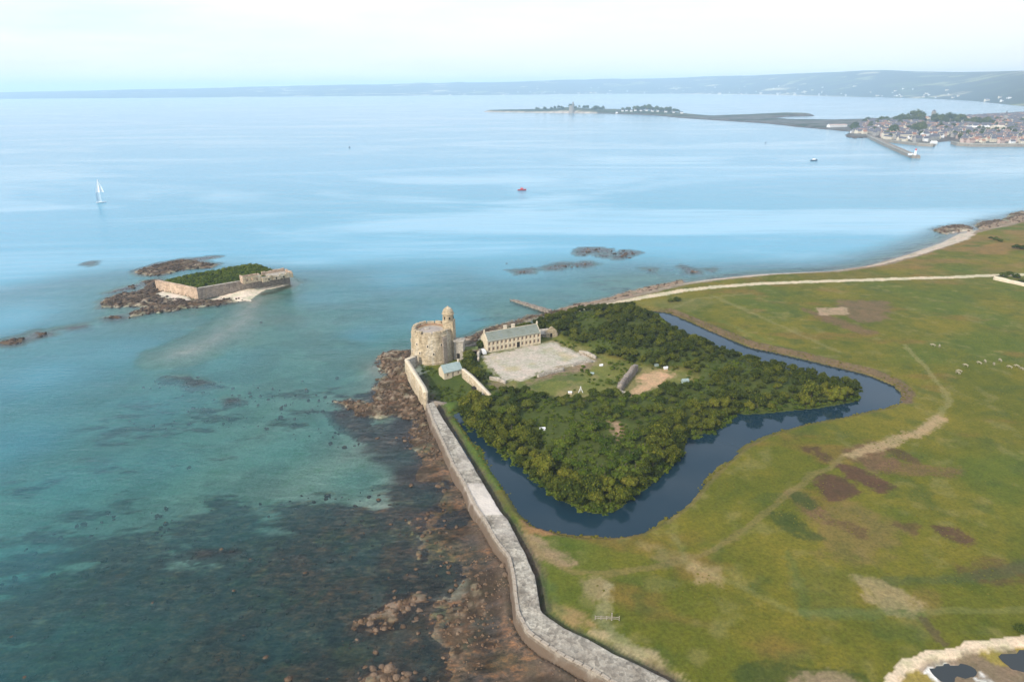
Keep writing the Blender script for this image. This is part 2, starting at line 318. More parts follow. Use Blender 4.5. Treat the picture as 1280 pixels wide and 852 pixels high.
weed = sstep(-0.10, 0.10, weedp + 0.03 - (weed_n * .9 + n3 * .1))
weed *= sstep(4, 16, dsb); weed *= 1 - 0.12 * sstep(.55, .75, fbm(x, y, 4, 3, 33))
sea_h = floor + (n2 - .5) * .5 * sstep(.4, -1.5, floor) + weed * ((n3 * .4 + n4 * .6) - .62) * .9
sea_h = np.maximum(sea_h, spur)
near_out = sstep(-14, 0, sG)
coast = np.where(x > 30, 1.0, 0.0) * sstep(300, 330, y)
land = LAND_Z + (n1 - .5) * 1.6 + (n2 - .5) * .35
inl = sstep(-1, 7, sG + (n3 - .5) * 2)
beachy = np.where(sG < 0, 2.0 + sG * 0.22, 2.0 + sG * .3)          # shelving shore on the bay side
h = np.where(coast > 0, sea_h * (1 - coast) + coast * np.maximum(sea_h, np.minimum(beachy, LAND_Z)), sea_h)
h = h * (1 - inl) + land * inl
# moat, banks, bastion ramparts, clearing
sm = np.minimum(sM, -sB)
h = h * (1 - sstep(-2.2, 2.2, sm + (n2 - .5) * 1.6)) + 0.5 * sstep(-2.2, 2.2, sm + (n2 - .5) * 1.6)
h += np.where(sM < 0.5, .8 * np.exp(-(pdist(P, W([(838, 389), (865, 400), (900, 415), (940, 431), (1000, 444), (1040, 454), (1090, 466), (1122, 480), (1134, 492)], 3.0), 20) / 2.0) ** 2), 0)
h += np.where(sM < 0, 0.0 * np.exp(-((sm + 5) / 2.2) ** 2) * sstep(150, 260, x), 0)       # spoil bank on the far side
ram = sstep(1, 14, sB) * (1 - sstep(-9, 4, sC)); h = h + ram * (2.2 + 2.4 * fbm(x, y, 22, 3, 8)) * (1 - .75 * sstep(22, 8, pdist(P, W([(826, 394), (868, 419), (940, 449), (1040, 478), (1072, 488)], 2), 40))) * sstep(0, 1, inl + (sB > 0))
h = np.where(sB > 0, np.maximum(h, 1.6 + 1.8 * sstep(0, 5, sB)), h)
h = np.where(sCo > -3, h * (1 - sstep(-3, 1, sCo)) + 4.0 * sstep(-3, 1, sCo), h)
h = np.where(sGa > -1, h * (1 - sstep(-1, 2, sGa)) + (2.2 + .5 * n2) * sstep(-1, 2, sGa), h)
dd = pix(541, 452, 3.0); td = np.hypot(x - dd.x, y - dd.y); h = np.where(td < 20, h * sstep(13, 20, td) + 3.2 * (1 - sstep(13, 20, td)), h)
h -= (0.9 + (n2 - .5) * .9) * sstep(0, 3, sPo)
# fort islet mound + its sand
h = np.maximum(h, np.where(sI > 0.8, 5.4 + .8 * n2 + 1.6 * sstep(2, 12, sI), -99))
si1 = sdf(PW, ISAND, 20); si2 = sdf(PW, ISAND2, 12); h = np.maximum(h, np.where(si1 > -6, -0.3 + 0.14 * np.minimum(si1, 12), -99)); h = np.maximum(h, np.where(si2 > -1, .9, -99))
# wall footing: the ground stops at the wall's faces
WALL_L = W([(533, 505), (540, 525), (552.5, 552), (565, 580), (580, 605), (592, 630), (605, 650), (619, 676), (635, 695), (641, 721), (643, 745), (646, 766), (659, 790), (678, 804), (707, 822), (742, 839), (770, 855), (860, 905), (1000, 985), (1150, 1080)], 4.4)
WALL_R = W([(542, 502), (555, 525), (570, 547), (587, 575), (602, 600), (626, 640), (635.5, 650), (657, 693), (669, 721), (676, 764), (699.5, 781.5), (742, 802), (766, 816), (801, 832), (842, 853), (940, 900), (1080, 970), (1220, 1050)], 4.4)
WALLP = np.vstack([WALL_L, WALL_R[::-1]]); sW = sdf(P, WALLP, 12)
h = np.where(sW > -0.4, np.minimum(h, 1.0), h)
h = np.where((sW > -2.5) & (sW <= -.4) & (sG > 0), np.minimum(h, LAND_Z - 1.0), h)
# ------- colours (albedo), by what the ground is made of
def C(*c): return np.array(c)
def blend(base, col, wgt): return base + (np.asarray(col) - base) * np.clip(wgt, 0, 1)[:, None]
gr = np.tile(C(.102, .106, .009), (len(P), 1))
gr = blend(gr, C(.145, .128, .013), sstep(.40, .64, fbm(x, y, 34, 5, 41)))
gr = blend(gr, C(.088, .110, .012), sstep(.48, .72, fbm(x, y, 50, 5, 42)))
gr = blend(gr, C(.165, .108, .024), .7 * sstep(.58, .74, fbm(x * .8 + y * .3, y * 1.6, 22, 5, 43)))
gr = blend(gr, C(.22, .19, .07), .35 * sstep(.60, .80, fbm(x, y, 6, 3, 44)))
gr = blend(gr, C(.060, .085, .014), .55 * sstep(.60, .78, fbm(x, y, 8, 4, 45)))
far_r = sstep(400, 520, y); gr = blend(gr, C(.21, .125, .04), .8 * far_r * sstep(.42, .62, fbm(x, y * 2, 26, 4, 46)))
BROWN = C(.088, .050, .026); TAN = C(.26, .205, .10); OLIVE = C(.15, .115, .025); DKG = C(.050, .068, .012); PINK = C(.15, .085, .045)
PATCH = [  # outline, colour, softness, weight
    ([(1018, 600), (1030, 593), (1050, 597), (1068, 612), (1062, 622), (1040, 622)], BROWN, 2, .9), ([(1046, 582), (1062, 582), (1095, 596), (1118, 606), (1100, 613), (1078, 606)], BROWN, 2, .95),
    ([(1105, 556), (1125, 562), (1145, 575), (1130, 572)], BROWN, 2, .7), ([(1008, 562), (1020, 562), (1036, 572), (1030, 574)], BROWN, 2, .8), ([(985, 612), (1010, 622), (1030, 640), (1040, 650), (1028, 650), (1000, 632)], PINK, 3, .7),
    ([(988, 612), (1000, 614), (1020, 630), (1012, 634), (996, 626)], DKG, 2, .8), ([(964, 640), (985, 640), (1000, 650), (1024, 672), (1018, 676), (996, 664), (976, 656)], DKG, 2, .8), ([(1040, 648), (1080, 660), (1075, 668), (1045, 655)], BROWN, 3, .6),
    ([(1168, 659), (1190, 660), (1213, 672), (1205, 676), (1180, 668)], BROWN, 2, .85), ([(1200, 712), (1240, 700), (1290, 698), (1290, 722), (1230, 720)], BROWN, 4, .6), ([(1125, 655), (1148, 656), (1140, 662)], BROWN, 2, .6),
    ([(1070, 720), (1095, 724), (1130, 740), (1152, 752), (1140, 762), (1112, 762), (1095, 748)], TAN, 2, .75), ([(1150, 735), (1172, 740), (1165, 762), (1140, 768)], OLIVE, 3, .7),
    ([(1060, 565), (1090, 552), (1110, 560), (1120, 580), (1090, 590)], PINK, 4, .75), ([(1010, 640), (1060, 625), (1130, 660), (1090, 700), (1030, 690)], C(.17, .12, .04), 6, .6), ([(1080, 575), (1200, 586), (1190, 592), (1090, 588)], PINK, 3, .6),
    ([(995, 700), (1060, 715), (1060, 760), (1010, 752)], C(.11, .11, .015), 3, .6), ([(925, 835), (960, 828), (1030, 838), (1080, 845), (1090, 860), (925, 860)], DKG, 2, .75), ([(1000, 845), (1050, 842), (1080, 860), (1000, 862)], C(.28, .2, .12), 2, .8),
    ([(1024, 384), (1056, 384), (1058, 391), (1028, 392)], C(.34, .24, .15), 1.5, .85), ([(1050, 374), (1110, 376), (1105, 400), (1078, 402), (1055, 392)], C(.16, .10, .06), 5, .7), ([(1005, 384), (1040, 395), (1095, 415), (1080, 416), (1035, 402)], C(.15, .09, .05), 3, .7),
    ([(690, 755), (720, 765), (740, 778), (715, 782), (695, 770)], C(.30, .2, .09), 3, .7), ([(732, 722), (745, 720), (760, 728), (748, 742), (735, 738)], TAN, 2, .7), ([(640, 655), (660, 668), (700, 690), (720, 700), (700, 702), (672, 690)], C(.27, .19, .11), 2.5, .75),
    ([(655, 648), (680, 650), (690, 664), (664, 660)], C(.26, .15, .06), 1.2, .9), ([(665, 690), (690, 740), (700, 760), (684, 750), (668, 712)], C(.08, .11, .028), 3, .6), ([(740, 790), (800, 812), (860, 850), (835, 846), (780, 820)], C(.36, .28, .16), 2.5, .7),
    ([(800, 678), (850, 690), (880, 705), (840, 702)], C(.30, .22, .10), 3, .35), ([(870, 700), (900, 708), (895, 725), (868, 718)], C(.33, .24, .12), 3, .55), ([(800, 378), (850, 372), (900, 376), (860, 388)], C(.14, .14, .04), 4, .5)]
for pts, col, soft, wgt in sorted(PATCH, key=lambda q_: -q_[2]):
    s = sdf(P * .65 + PW * .35, W(pts, 4.0), 12); gr = blend(gr, col, min(1, wgt * 1.1) * sstep(-soft * .45, soft * .45, s + .7 + (n3 - .5) * soft * 1.3 + (n4 - .5) * 1.6))
for pts, width, col, wgt in [([(1130, 430), (1165, 468), (1182, 490), (1186, 505), (1178, 518), (1158, 532)], .6, C(.25, .22, .09), .5), ([(1160, 528), (1130, 545), (1100, 556), (1060, 568), (1020, 590), (985, 612), (955, 640), (920, 668), (880, 690), (820, 706), (760, 715), (715, 712), (680, 692), (655, 664), (646, 650)], .55, C(.20, .15, .06), .5),
                              ([(1176, 522), (1150, 536), (1122, 548), (1092, 560), (1066, 570)], 1.5, C(.34, .245, .13), .85), ([(760, 730), (752, 770), (765, 790), (800, 815)], .9, C(.3, .27, .15), .45), ([(840, 664), (860, 700), (1000, 765), (1290, 760)], .5, C(.2, .2, .08), .25), ([(1010, 765), (1125, 766), (1155, 768)], 1.1, C(.075, .11, .03), .5), ([(985, 690), (1000, 730), (1010, 762)], 1.0, C(.075, .11, .03), .4), ([(1155, 770), (1182, 800)], .5, C(.09, .07, .03), .8), ([(1290, 706), (1200, 722), (1110, 722)], 1.0, C(.06, .08, .03), .5),
                              ([(900, 400), (990, 440), (1130, 500)], 1.0, C(.10, .14, .03), .35), ([(890, 368), (950, 395), (1050, 440)], .8, C(.22, .2, .08), .4), ([(842, 384), (870, 372), (940, 366)], .8, C(.24, .2, .08), .4)]:
    d = pdist(PW * .5 + P * .5, W(pts, 4.0), 12); gr = blend(gr, col, wgt * sstep(width * 1.9, width * .5, d + (n3 - .5) * width * 1.6 + (n4 - .5) * width * 1.6 + (n2 - .5) * width * 1.5))
fb_ = W([(818, 388), (838, 389), (865, 400), (900, 415), (940, 431), (1000, 444), (1040, 454), (1090, 466), (1122, 480), (1134, 492), (1133, 503)], 3.0); dfb = pdist(P, fb_, 20); gr = blend(gr, C(.125, .088, .048), sstep(3.0, 1.2, dfb + (n3 - .5) * 2) * (sM < 1))
# banks of the moat
bank = sstep(6.0, 1.5, np.abs(sm + 2.5)) * (sM < 1.5) * (sB < -2); gr = blend(gr, C(.17, .12, .07), .9 * bank * sstep(180, 260, x) * sstep(250, 330, y) + .35 * bank * sstep(2.0, .5, np.abs(sm + 1)))
gr = blend(gr, C(.075, .125, .02), (sG > 0) * 1.0 * sstep(14, 9, sW * -1) * (x < 45) * (y > 190) * (y < 300) * .85)
gr = blend(gr, C(.05, .08, .02), (sW > -2.8) * (sG > 0) * .8)
# bastion
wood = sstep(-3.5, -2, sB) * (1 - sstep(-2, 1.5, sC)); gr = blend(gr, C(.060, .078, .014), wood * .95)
inner = sstep(-1, 2, sC); gr = blend(gr, C(.14, .15, .035), inner * .8); gr = blend(gr, C(.27, .21, .10), inner * .6 * sstep(.5, .7, fbm(x, y, 7, 4, 51))); gr = blend(gr, C(.07, .10, .025), inner * .7 * sstep(.52, .66, fbm(x, y, 9, 4, 52)))
for pts, col, wgt in [([(712, 447), (742, 450), (730, 460), (700, 464), (670, 474), (655, 478), (668, 468)], C(.25, .17, .12), .75), ([(800, 462), (820, 459), (842, 464), (826, 474), (806, 490), (788, 492)], C(.50, .32, .19), .9), ([(757, 533), (775, 534), (780, 546), (774, 556), (764, 548)], C(.34, .22, .14), .9), ([(615, 470), (640, 480), (628, 488), (612, 480)], C(.2, .15, .1), .7), ([(722, 436), (748, 446), (738, 450), (722, 443)], C(.36, .26, .18), .7)]:
    s = sdf(PW, W(pts, 5.0), 10); gr = blend(gr, col, wgt * sstep(-.8, 1.0, s + (n4 - .5) * 2))
gr = blend(gr, C(.46, .405, .335), sstep(-.6, .8, sCo + (n3 - .5) * 2.5)); gr = blend(gr, C(.42, .35, .21), .8 * sstep(1, 6, sCo) * sstep(.5, .68, fbm(x, y, 9, 4, 55)) * sstep(325, 300, y))
gr = blend(gr, C(.060, .085, .014), sstep(-1, 1, sGa))
gr = blend(gr, C(.56, .47, .33), .95 * sstep(3.1, 1.6, dR + (n3 - .5) * 2.0))
spl = sstep(-1, 1, sPo); gr = blend(gr, C(.20, .145, .09), spl); gr = blend(gr, C(.78, .76, .72), spl * sstep(.40, .46, fbm(x, y, 9, 4, 61)) * sstep(1.5, 3.5, sPo)); gr = blend(gr, C(.26, .2, .05), spl * sstep(.56, .62, fbm(x, y, 6, 4, 62)))
gr = blend(gr, C(.60, .48, .34), sstep(1.1, .5, np.abs(sPo - .4 + (n3 - .5) * .8)))
# foreshore and sea floor
MUD = [(300, 400, 0), (200, 450, 0), (100, 500, 0), (0, 700, 0), (100, 300, 0), (350, 450, 0), (450, 400, 0), (640, 340, 0), (400, 470, 0), (240, 430, 0), (310, 385, 0), (420, 540, 0), (200, 850, 0), (400, 850, 0), (350, 640, 0), (480, 640, 0), (0, 400, 0), (500, 760, .05), (538, 675, .5), (570, 835, .5), (590, 850, .6), (552, 600, .7), (548, 560, .9), (535, 535, .9), (560, 590, .7), (550, 580, .8), (600, 660, .8), (600, 610, .75), (590, 630, .9), (620, 720, .9), (650, 800, .9), (700, 840, .8), (560, 640, .4), (560, 720, .45), (500, 700, 0), (450, 600, 0), (540, 560, .2), (600, 852, .7), (540, 852, .1), (520, 780, .1), (300, 700, 0), (0, 600, 0), (500, 480, .3)]
mud = idw(P, MUD)
se = np.tile(C(.58, .60, .46), (len(P), 1)); se = blend(se, C(.42, .45, .34), sstep(.4, .6, fbm(x, y, 14, 4, 71)))
se = blend(se, C(.62, .60, .50), sstep(22, 3, pdist(PW, W([(316, 376), (305, 400), (285, 415), (250, 430), (228, 440)]), 24)))
wc = blend(np.tile(C(.018, .019, .012), (len(P), 1)), C(.115, .050, .020), sstep(.44, .58, fbm(x, y, 7, 5, 72, .65))); wc = blend(wc, C(.055, .062, .020), sstep(.56, .68, fbm(x, y, 9, 4, 73)))
se = se + (wc - se) * (weed * .88)[:, None]
mu_ = blend(np.tile(C(.072, .062, .052), (len(P), 1)), C(.120, .085, .058), sstep(.42, .62, n2)); mu_ = blend(mu_, C(.048, .034, .022), sstep(.46, .56, weed_n) * .85); mu_ = blend(mu_, C(.125, .092, .066), sstep(4.5, 1.5, -sW) * .8)
se = se + (mu_ - se) * np.clip(sstep(.25, .6, mud + (n2 - .5) * .5), 0, 1)[:, None]
rkc = blend(np.tile(C(.095, .062, .038), (len(P), 1)), C(.22, .165, .115), sstep(.50, .70, n4 * .6 + n3 * .4)); rkc = blend(rkc, C(.055, .038, .025), sstep(.55, .66, fbm(x, y, 5, 4, 75)))
rkc = blend(rkc, C(.34, .28, .21), sstep(.60, .72, n2) * .7 * (spur > .8))
se = se + (rkc - se) * (np.clip(rockw * 1.2, 0, 1) * (spur > floor - .6))[:, None]
sbch = sdf(PW, W(BEACH, 1.0), 12); nsh = (x > 30) & (y > 300) & (sG < 7); se = blend(se, C(.30, .22, .16), nsh * (sG > -14) * .8); se = blend(se, C(.58, .49, .40), nsh * sstep(-1, 1, sbch))
se = blend(se, C(.66, .56, .44), sstep(-2, 0, si1) * sstep(-.25, .15, h)); se = blend(se, C(.62, .55, .46), sstep(-1, 0, si2))
se = blend(se, C(.23, .17, .08), sstep(4, 0, pdist(P, W([(330, 366), (345, 362), (363, 356)], .5), 9)) * .8)
colr = se + (gr - se) * np.where(sPo > 0, 1, sstep(2, 6, sG + (n3 - .5) * 3.5))[:, None]
colr = blend(colr, C(.50, .42, .34), sstep(-1, 1, sbch) * (sG < 9) * (x > 60))
colr = blend(colr, C(.19, .13, .085), (x > 30) * (y > 300) * sstep(3.5, 1, np.abs(sG - 1.5 + (n3 - .5) * 4)) * (sbch < 0) * .7)
colr = blend(colr, C(.045, .085, .022), sstep(.5, 2.5, sI)); colr = blend(colr, C(.20, .15, .10), ((sI > -.5) & (sI < .9)) * 1.0)
gt = bpy.data.materials.new('ground'); gt.use_nodes = True; t = gt.node_tree; p = t.nodes['Principled BSDF']
at = N(t, 'ShaderNodeAttribute', attribute_name='col'); co = N(t, 'ShaderNodeTexCoord')
na = N(t, 'ShaderNodeTexNoise', i_Scale=1.1, i_Detail=8.0, i_Roughness=0.68); t.links.new(co.outputs['Object'], na.inputs[0])
mr = N(t, 'ShaderNodeMapRange'); mr.inputs[1].default_value = .28; mr.inputs[2].default_value = .72; mr.inputs[3].default_value = .66; mr.inputs[4].default_value = 1.34; t.links.new(na.outputs[0], mr.inputs[0])
nb = N(t, 'ShaderNodeTexNoise', i_Scale=0.16, i_Detail=6.0, i_Roughness=0.6); t.links.new(co.outputs['Object'], nb.inputs[0])
tint = ramp(t, [(.30, (.74, .84, .70)), (.50, (1.0, 1.0, .96)), (.70, (1.22, 1.12, 1.10))], nb.outputs[0])
v1 = N(t, 'ShaderNodeVectorMath', operation='MULTIPLY'); t.links.new(at.outputs['Color'], v1.inputs[0]); t.links.new(mr.outputs[0], v1.inputs[1])
v2 = N(t, 'ShaderNodeVectorMath', operation='MULTIPLY'); t.links.new(v1.outputs[0], v2.inputs[0]); t.links.new(tint.outputs[0], v2.inputs[1]); wa = N(t, 'ShaderNodeAttribute', attribute_name='weed'); wm_ = N(t, 'ShaderNodeMapping'); wm_.inputs['Scale'].default_value = (.55, 1, 1); wm_.inputs['Rotation'].default_value = (0, 0, R(-32)); t.links.new(co.outputs['Object'], wm_.inputs[0])
nw = N(t, 'ShaderNodeTexNoise', i_Scale=.62, i_Detail=8.0, i_Roughness=.72); t.links.new(wm_.outputs[0], nw.inputs[0]); wr_ = ramp(t, [(.36, (.30, .34, .34)), (.50, (.85, .85, .85)), (.60, (1.6, 1.2, .9)), (.70, (2.6, 1.9, 1.3))], nw.outputs[0])
wx_ = N(t, 'ShaderNodeMix', data_type='RGBA', blend_type='MULTIPLY'); t.links.new(wa.outputs['Fac'], wx_.inputs['Factor']); t.links.new(v2.outputs[0], wx_.inputs['A']); t.links.new(wr_.outputs[0], wx_.inputs['B']); t.links.new(wx_.outputs['Result'], p.inputs['Base Color'])
p.inputs['Roughness'].default_value = .92; p.inputs['Specular IOR Level'].default_value = .15
bp = N(t, 'ShaderNodeBump', i_Strength=.75, i_Distance=.30); t.links.new(na.outputs[0], bp.inputs['Height']); t.links.new(bp.outputs[0], p.inputs['Normal'])
me = mesh_np('ground', np.c_[x, y, h], gridfaces(len(gx), len(gy)), gt, True, {'col': np.clip(colr, 0.008, .9), 'weed': np.clip(np.maximum(weed, .28 * sstep(.3, .6, mud)) * sstep(3, -1, sG) * (1 - .5 * rockw), 0, 1)})
ground = structure(link('ground', me)); HG = h.reshape(len(gy), len(gx))
def gz(px_, py_):
    i = np.clip(np.searchsorted(gx, px_) - 1, 0, len(gx) - 2); j = np.clip(np.searchsorted(gy, py_) - 1, 0, len(gy) - 2)
    fx = (px_ - gx[i]) / (gx[i + 1] - gx[i]); fy = (py_ - gy[j]) / (gy[j + 1] - gy[j])
    return (HG[j, i] * (1 - fx) + HG[j, i + 1] * fx) * (1 - fy) + (HG[j + 1, i] * (1 - fx) + HG[j + 1, i + 1] * fx) * fy
# ---------------------------------------------------------------- the sea
sx = graded([(-20000, -3000, 4000, 1000), (-3000, -330, 400, 6), (-330, 300, 2.2, 2.2), (300, 700, 3, 9), (700, 4000, 60, 600), (4000, 20000, 1500, 5000)])
sy = graded([(-2400, 60, 500, 4), (60, 420, 2.0, 2.2), (420, 900, 2.6, 12), (900, 4000, 25, 300), (4000, 30000, 800, 5000)])
SX, SY = np.meshgrid(sx, sy); ax, ay = SX.ravel(), SY.ravel()
ins = (ax > gx[0]) & (ax < gx[-1]) & (ay > gy[0]) & (ay < gy[-1]); dep = np.full(len(ax), 12.0)
dep[ins] = np.clip(-gz(ax[ins], ay[ins]), 0, 12)
edge = np.minimum.reduce([sstep(-620, -330, ax), sstep(1100, 800, ay)]); dep = np.where(ins & (ax < 1000), dep * edge + 12 * (1 - edge), 12)
sm_ = bpy.data.materials.new('sea_water'); sm_.use_nodes = True; t = sm_.node_tree; t.nodes.clear(); L = t.links.new
out = N(t, 'ShaderNodeOutputMaterial'); at = N(t, 'ShaderNodeAttribute', attribute_name='depth'); co = N(t, 'ShaderNodeTexCoord'); cd = N(t, 'ShaderNodeCameraData')
def wavefield(t, co, mpscale, rot):
    m = N(t, 'ShaderNodeMapping'); m.inputs['Scale'].default_value = mpscale; m.inputs['Rotation'].default_value = (0, 0, rot); t.links.new(co.outputs['Object'], m.inputs[0]); return m
m1 = wavefield(t, co, (.35, 1, 1), R(24)); w1 = N(t, 'ShaderNodeTexNoise', i_Scale=.55, i_Detail=5.0, i_Roughness=.6); L(m1.outputs[0], w1.inputs[0])
m2 = wavefield(t, co, (.25, 1, 1), R(20)); w2 = N(t, 'ShaderNodeTexNoise', i_Scale=.045, i_Detail=3.0); L(m2.outputs[0], w2.inputs[0])
m3 = wavefield(t, co, (.34, 1, 1), R(-20)); sl = N(t, 'ShaderNodeTexNoise', i_Scale=.0052, i_Detail=5.0, i_Roughness=.62, i_Distortion=1.2); L(m3.outputs[0], sl.inputs[0])
sl0 = ramp(t, [(.47, 0.0), (.62, 1.0)], sl.outputs[0]); dm = N(t, 'ShaderNodeMapRange', interpolation_type='SMOOTHSTEP'); dm.inputs[1].default_value = 3.0; dm.inputs[2].default_value = 8.5; L(at.outputs['Fac'], dm.inputs[0]); slick = N(t, 'ShaderNodeMath', operation='MULTIPLY'); L(sl0.outputs[0], slick.inputs[0]); L(dm.outputs[0], slick.inputs[1])
bs = N(t, 'ShaderNodeMapRange'); bs.inputs[3].default_value = .95; bs.inputs[4].default_value = .30; L(slick.outputs[0], bs.inputs[0])
b1 = N(t, 'ShaderNodeBump', i_Distance=.35); L(bs.outputs[0], b1.inputs['Strength']); L(w1.outputs[0], b1.inputs['Height'])
b2 = N(t, 'ShaderNodeBump', i_Distance=2.2, i_Strength=.35); L(w2.outputs[0], b2.inputs['Height']); L(b1.outputs[0], b2.inputs['Normal'])
gl = N(t, 'ShaderNodeBsdfGlossy', i_Roughness=.16); L(b2.outputs[0], gl.inputs['Normal'])
fr = N(t, 'ShaderNodeFresnel', i_IOR=1.33); L(b2.outputs[0], fr.inputs['Normal'])
def expo(k):
    a = N(t, 'ShaderNodeMath', operation='MULTIPLY'); L(at.outputs['Fac'], a.inputs[0]); a.inputs[1].default_value = -k
    e = N(t, 'ShaderNodeMath', operation='EXPONENT'); L(a.outputs[0], e.inputs[0]); return e
cc = N(t, 'ShaderNodeCombineColor')
for i, k in enumerate((.36, .07, .08)): L(expo(k).outputs[0], cc.inputs[i])
tr = N(t, 'ShaderNodeBsdfTransparent'); L(cc.outputs[0], tr.inputs[0])
tb0 = expo(.19); opq = N(t, 'ShaderNodeMapRange', interpolation_type='SMOOTHSTEP'); opq.inputs[1].default_value = 4.0; opq.inputs[2].default_value = 9.0; opq.inputs[3].default_value = 1.0; opq.inputs[4].default_value = 0.0; L(at.outputs['Fac'], opq.inputs[0])
tb = N(t, 'ShaderNodeMath', operation='MULTIPLY'); L(tb0.outputs[0], tb.inputs[0]); L(opq.outputs[0], tb.inputs[1])
body = ramp(t, [(0.0, (.012, .045, .05)), (.13, (.03, .17, .17)), (.24, (.048, .26, .33)), (.45, (.070, .32, .42)), (.80, (.100, .37, .52)), (1.0, (.115, .40, .57))])
dn = N(t, 'ShaderNodeMath', operation='DIVIDE'); L(at.outputs['Fac'], dn.inputs[0]); dn.inputs[1].default_value = 12; L(dn.outputs[0], body.inputs[0])
df = N(t, 'ShaderNodeBsdfDiffuse'); 
sv = N(t, 'ShaderNodeMix', data_type='RGBA'); sv.inputs['B'].default_value = (.30, .56, .70, 1); L(body.outputs[0], sv.inputs['A'])
sf = N(t, 'ShaderNodeMath', operation='MULTIPLY'); sf.inputs[1].default_value = .6; L(slick.outputs[0], sf.inputs[0]); L(sf.outputs[0], sv.inputs['Factor']); L(sv.outputs['Result'], df.inputs[0])
x1 = N(t, 'ShaderNodeMixShader'); L(tb.outputs[0], x1.inputs[0]); L(df.outputs[0], x1.inputs[1]); L(tr.outputs[0], x1.inputs[2])
fa = N(t, 'ShaderNodeMath', operation='MULTIPLY_ADD', use_clamp=True); fa.inputs[1].default_value = .07; L(slick.outputs[0], fa.inputs[0]); L(fr.outputs[0], fa.inputs[2])
x2 = N(t, 'ShaderNodeMixShader'); L(fa.outputs[0], x2.inputs[0]); L(x1.outputs[0], x2.inputs[1]); L(gl.outputs[0], x2.inputs[2]); L(x2.outputs[0], out.inputs[0])
me = mesh_np('sea', np.c_[ax, ay, np.zeros(len(ax))], gridfaces(len(sx), len(sy)), sm_, True, {'depth': dep}); sea = structure(link('sea', me))
# still water of the moat
mw = bpy.data.materials.new('moat_water'); mw.use_nodes = True; t = mw.node_tree; p = t.nodes['Principled BSDF']
p.inputs['Base Color'].default_value = (.009, .029, .044, 1); p.inputs['Roughness'].default_value = .04; p.inputs['IOR'].default_value = 1.36
co = N(t, 'ShaderNodeTexCoord'); na = N(t, 'ShaderNodeTexNoise', i_Scale=.7, i_Detail=4.0); t.links.new(co.outputs['Object'], na.inputs[0])
bp = N(t, 'ShaderNodeBump', i_Strength=.06, i_Distance=.10); t.links.new(na.outputs[0], bp.inputs['Height']); t.links.new(bp.outputs[0], p.inputs['Normal'])
MZ = 2.0
b = MB(); q = W([(556, 505), (575, 560), (610, 605), (640, 650), (690, 685), (770, 690), (850, 670), (900, 610), (960, 565), (1080, 540), (1150, 520), (1160, 480), (1080, 450), (940, 415), (860, 385), (780, 375), (800, 420), (850, 500), (700, 560), (600, 500)], MZ)
b.poly([(a[0], a[1], MZ) for a in q[::-1]]); bmesh.ops.triangulate(b.b, faces=b.b.faces); structure(b.obj('moat_water', mw))

mbr = mw.copy(); mbr.name = 'brackish_water'; mbr.node_tree.nodes['Principled BSDF'].inputs['Base Color'].default_value = (.035, .040, .040, 1)
for nm, lbp, pts, zp in [('saltpan_water', '', [(1252, 818), (1268, 812), (1300, 808), (1300, 832), (1262, 834), (1250, 826)], 3.0), ('saltpan_water', '', [(1160, 835), (1182, 829), (1215, 834), (1205, 842), (1170, 846)], 3.0)]:
    q = W(pts, zp); q = np.c_[q]; b = MB(); zq = float(np.mean(gz(q[:, 0], q[:, 1]))) + .05; c_ = q.mean(0); q2 = []
    for k in range(48):
        a = 2 * math.pi * k / 48; d = np.array([math.cos(a), math.sin(a)]); rr_ = max(0.5, np.max((q - c_) @ d)) * (.72 + .25 * math.sin(3 * a + 1) * math.cos(2 * a)); rr_ = max(rr_, 3); q2.append((*(c_ + d * rr_ * 1.25), zq))
    b.poly(q2); structure(b.obj(nm, mbr))
# ================================================================ the sea wall
def resample(pl, step):
    pl = np.asarray(pl); seg = np.r_[0, np.cumsum(np.hypot(*np.diff(pl, axis=0).T))]
    n = max(2, int(seg[-1] / step)); s = np.linspace(0, seg[-1], n); return np.c_[np.interp(s, seg, pl[:, 0]), np.interp(s, seg, pl[:, 1])]
def smooth(pl, it=3):
    pl = np.array(pl)
    for _ in range(it):
        q = pl.copy(); q[1:-1] = .25 * pl[:-2] + .5 * pl[1:-1] + .25 * pl[2:]; pl = q
    return pl
def pair(a, b, n):
    def rs(pl, t): 
        seg = np.r_[0, np.cumsum(np.hypot(*np.diff(pl, axis=0).T))]; return np.c_[np.interp(t * seg[-1], seg, pl[:, 0]), np.interp(t * seg[-1], seg, pl[:, 1])]
    t = np.linspace(0, 1, n); return smooth(rs(a, t), 6), smooth(rs(b, t), 6)
NS = 420
WL, WR = pair(WALL_L[1:], WALL_R[1:], NS); WL = np.vstack([WALL_L[:1], WL]); WR = np.vstack([WALL_R[:1], WR])
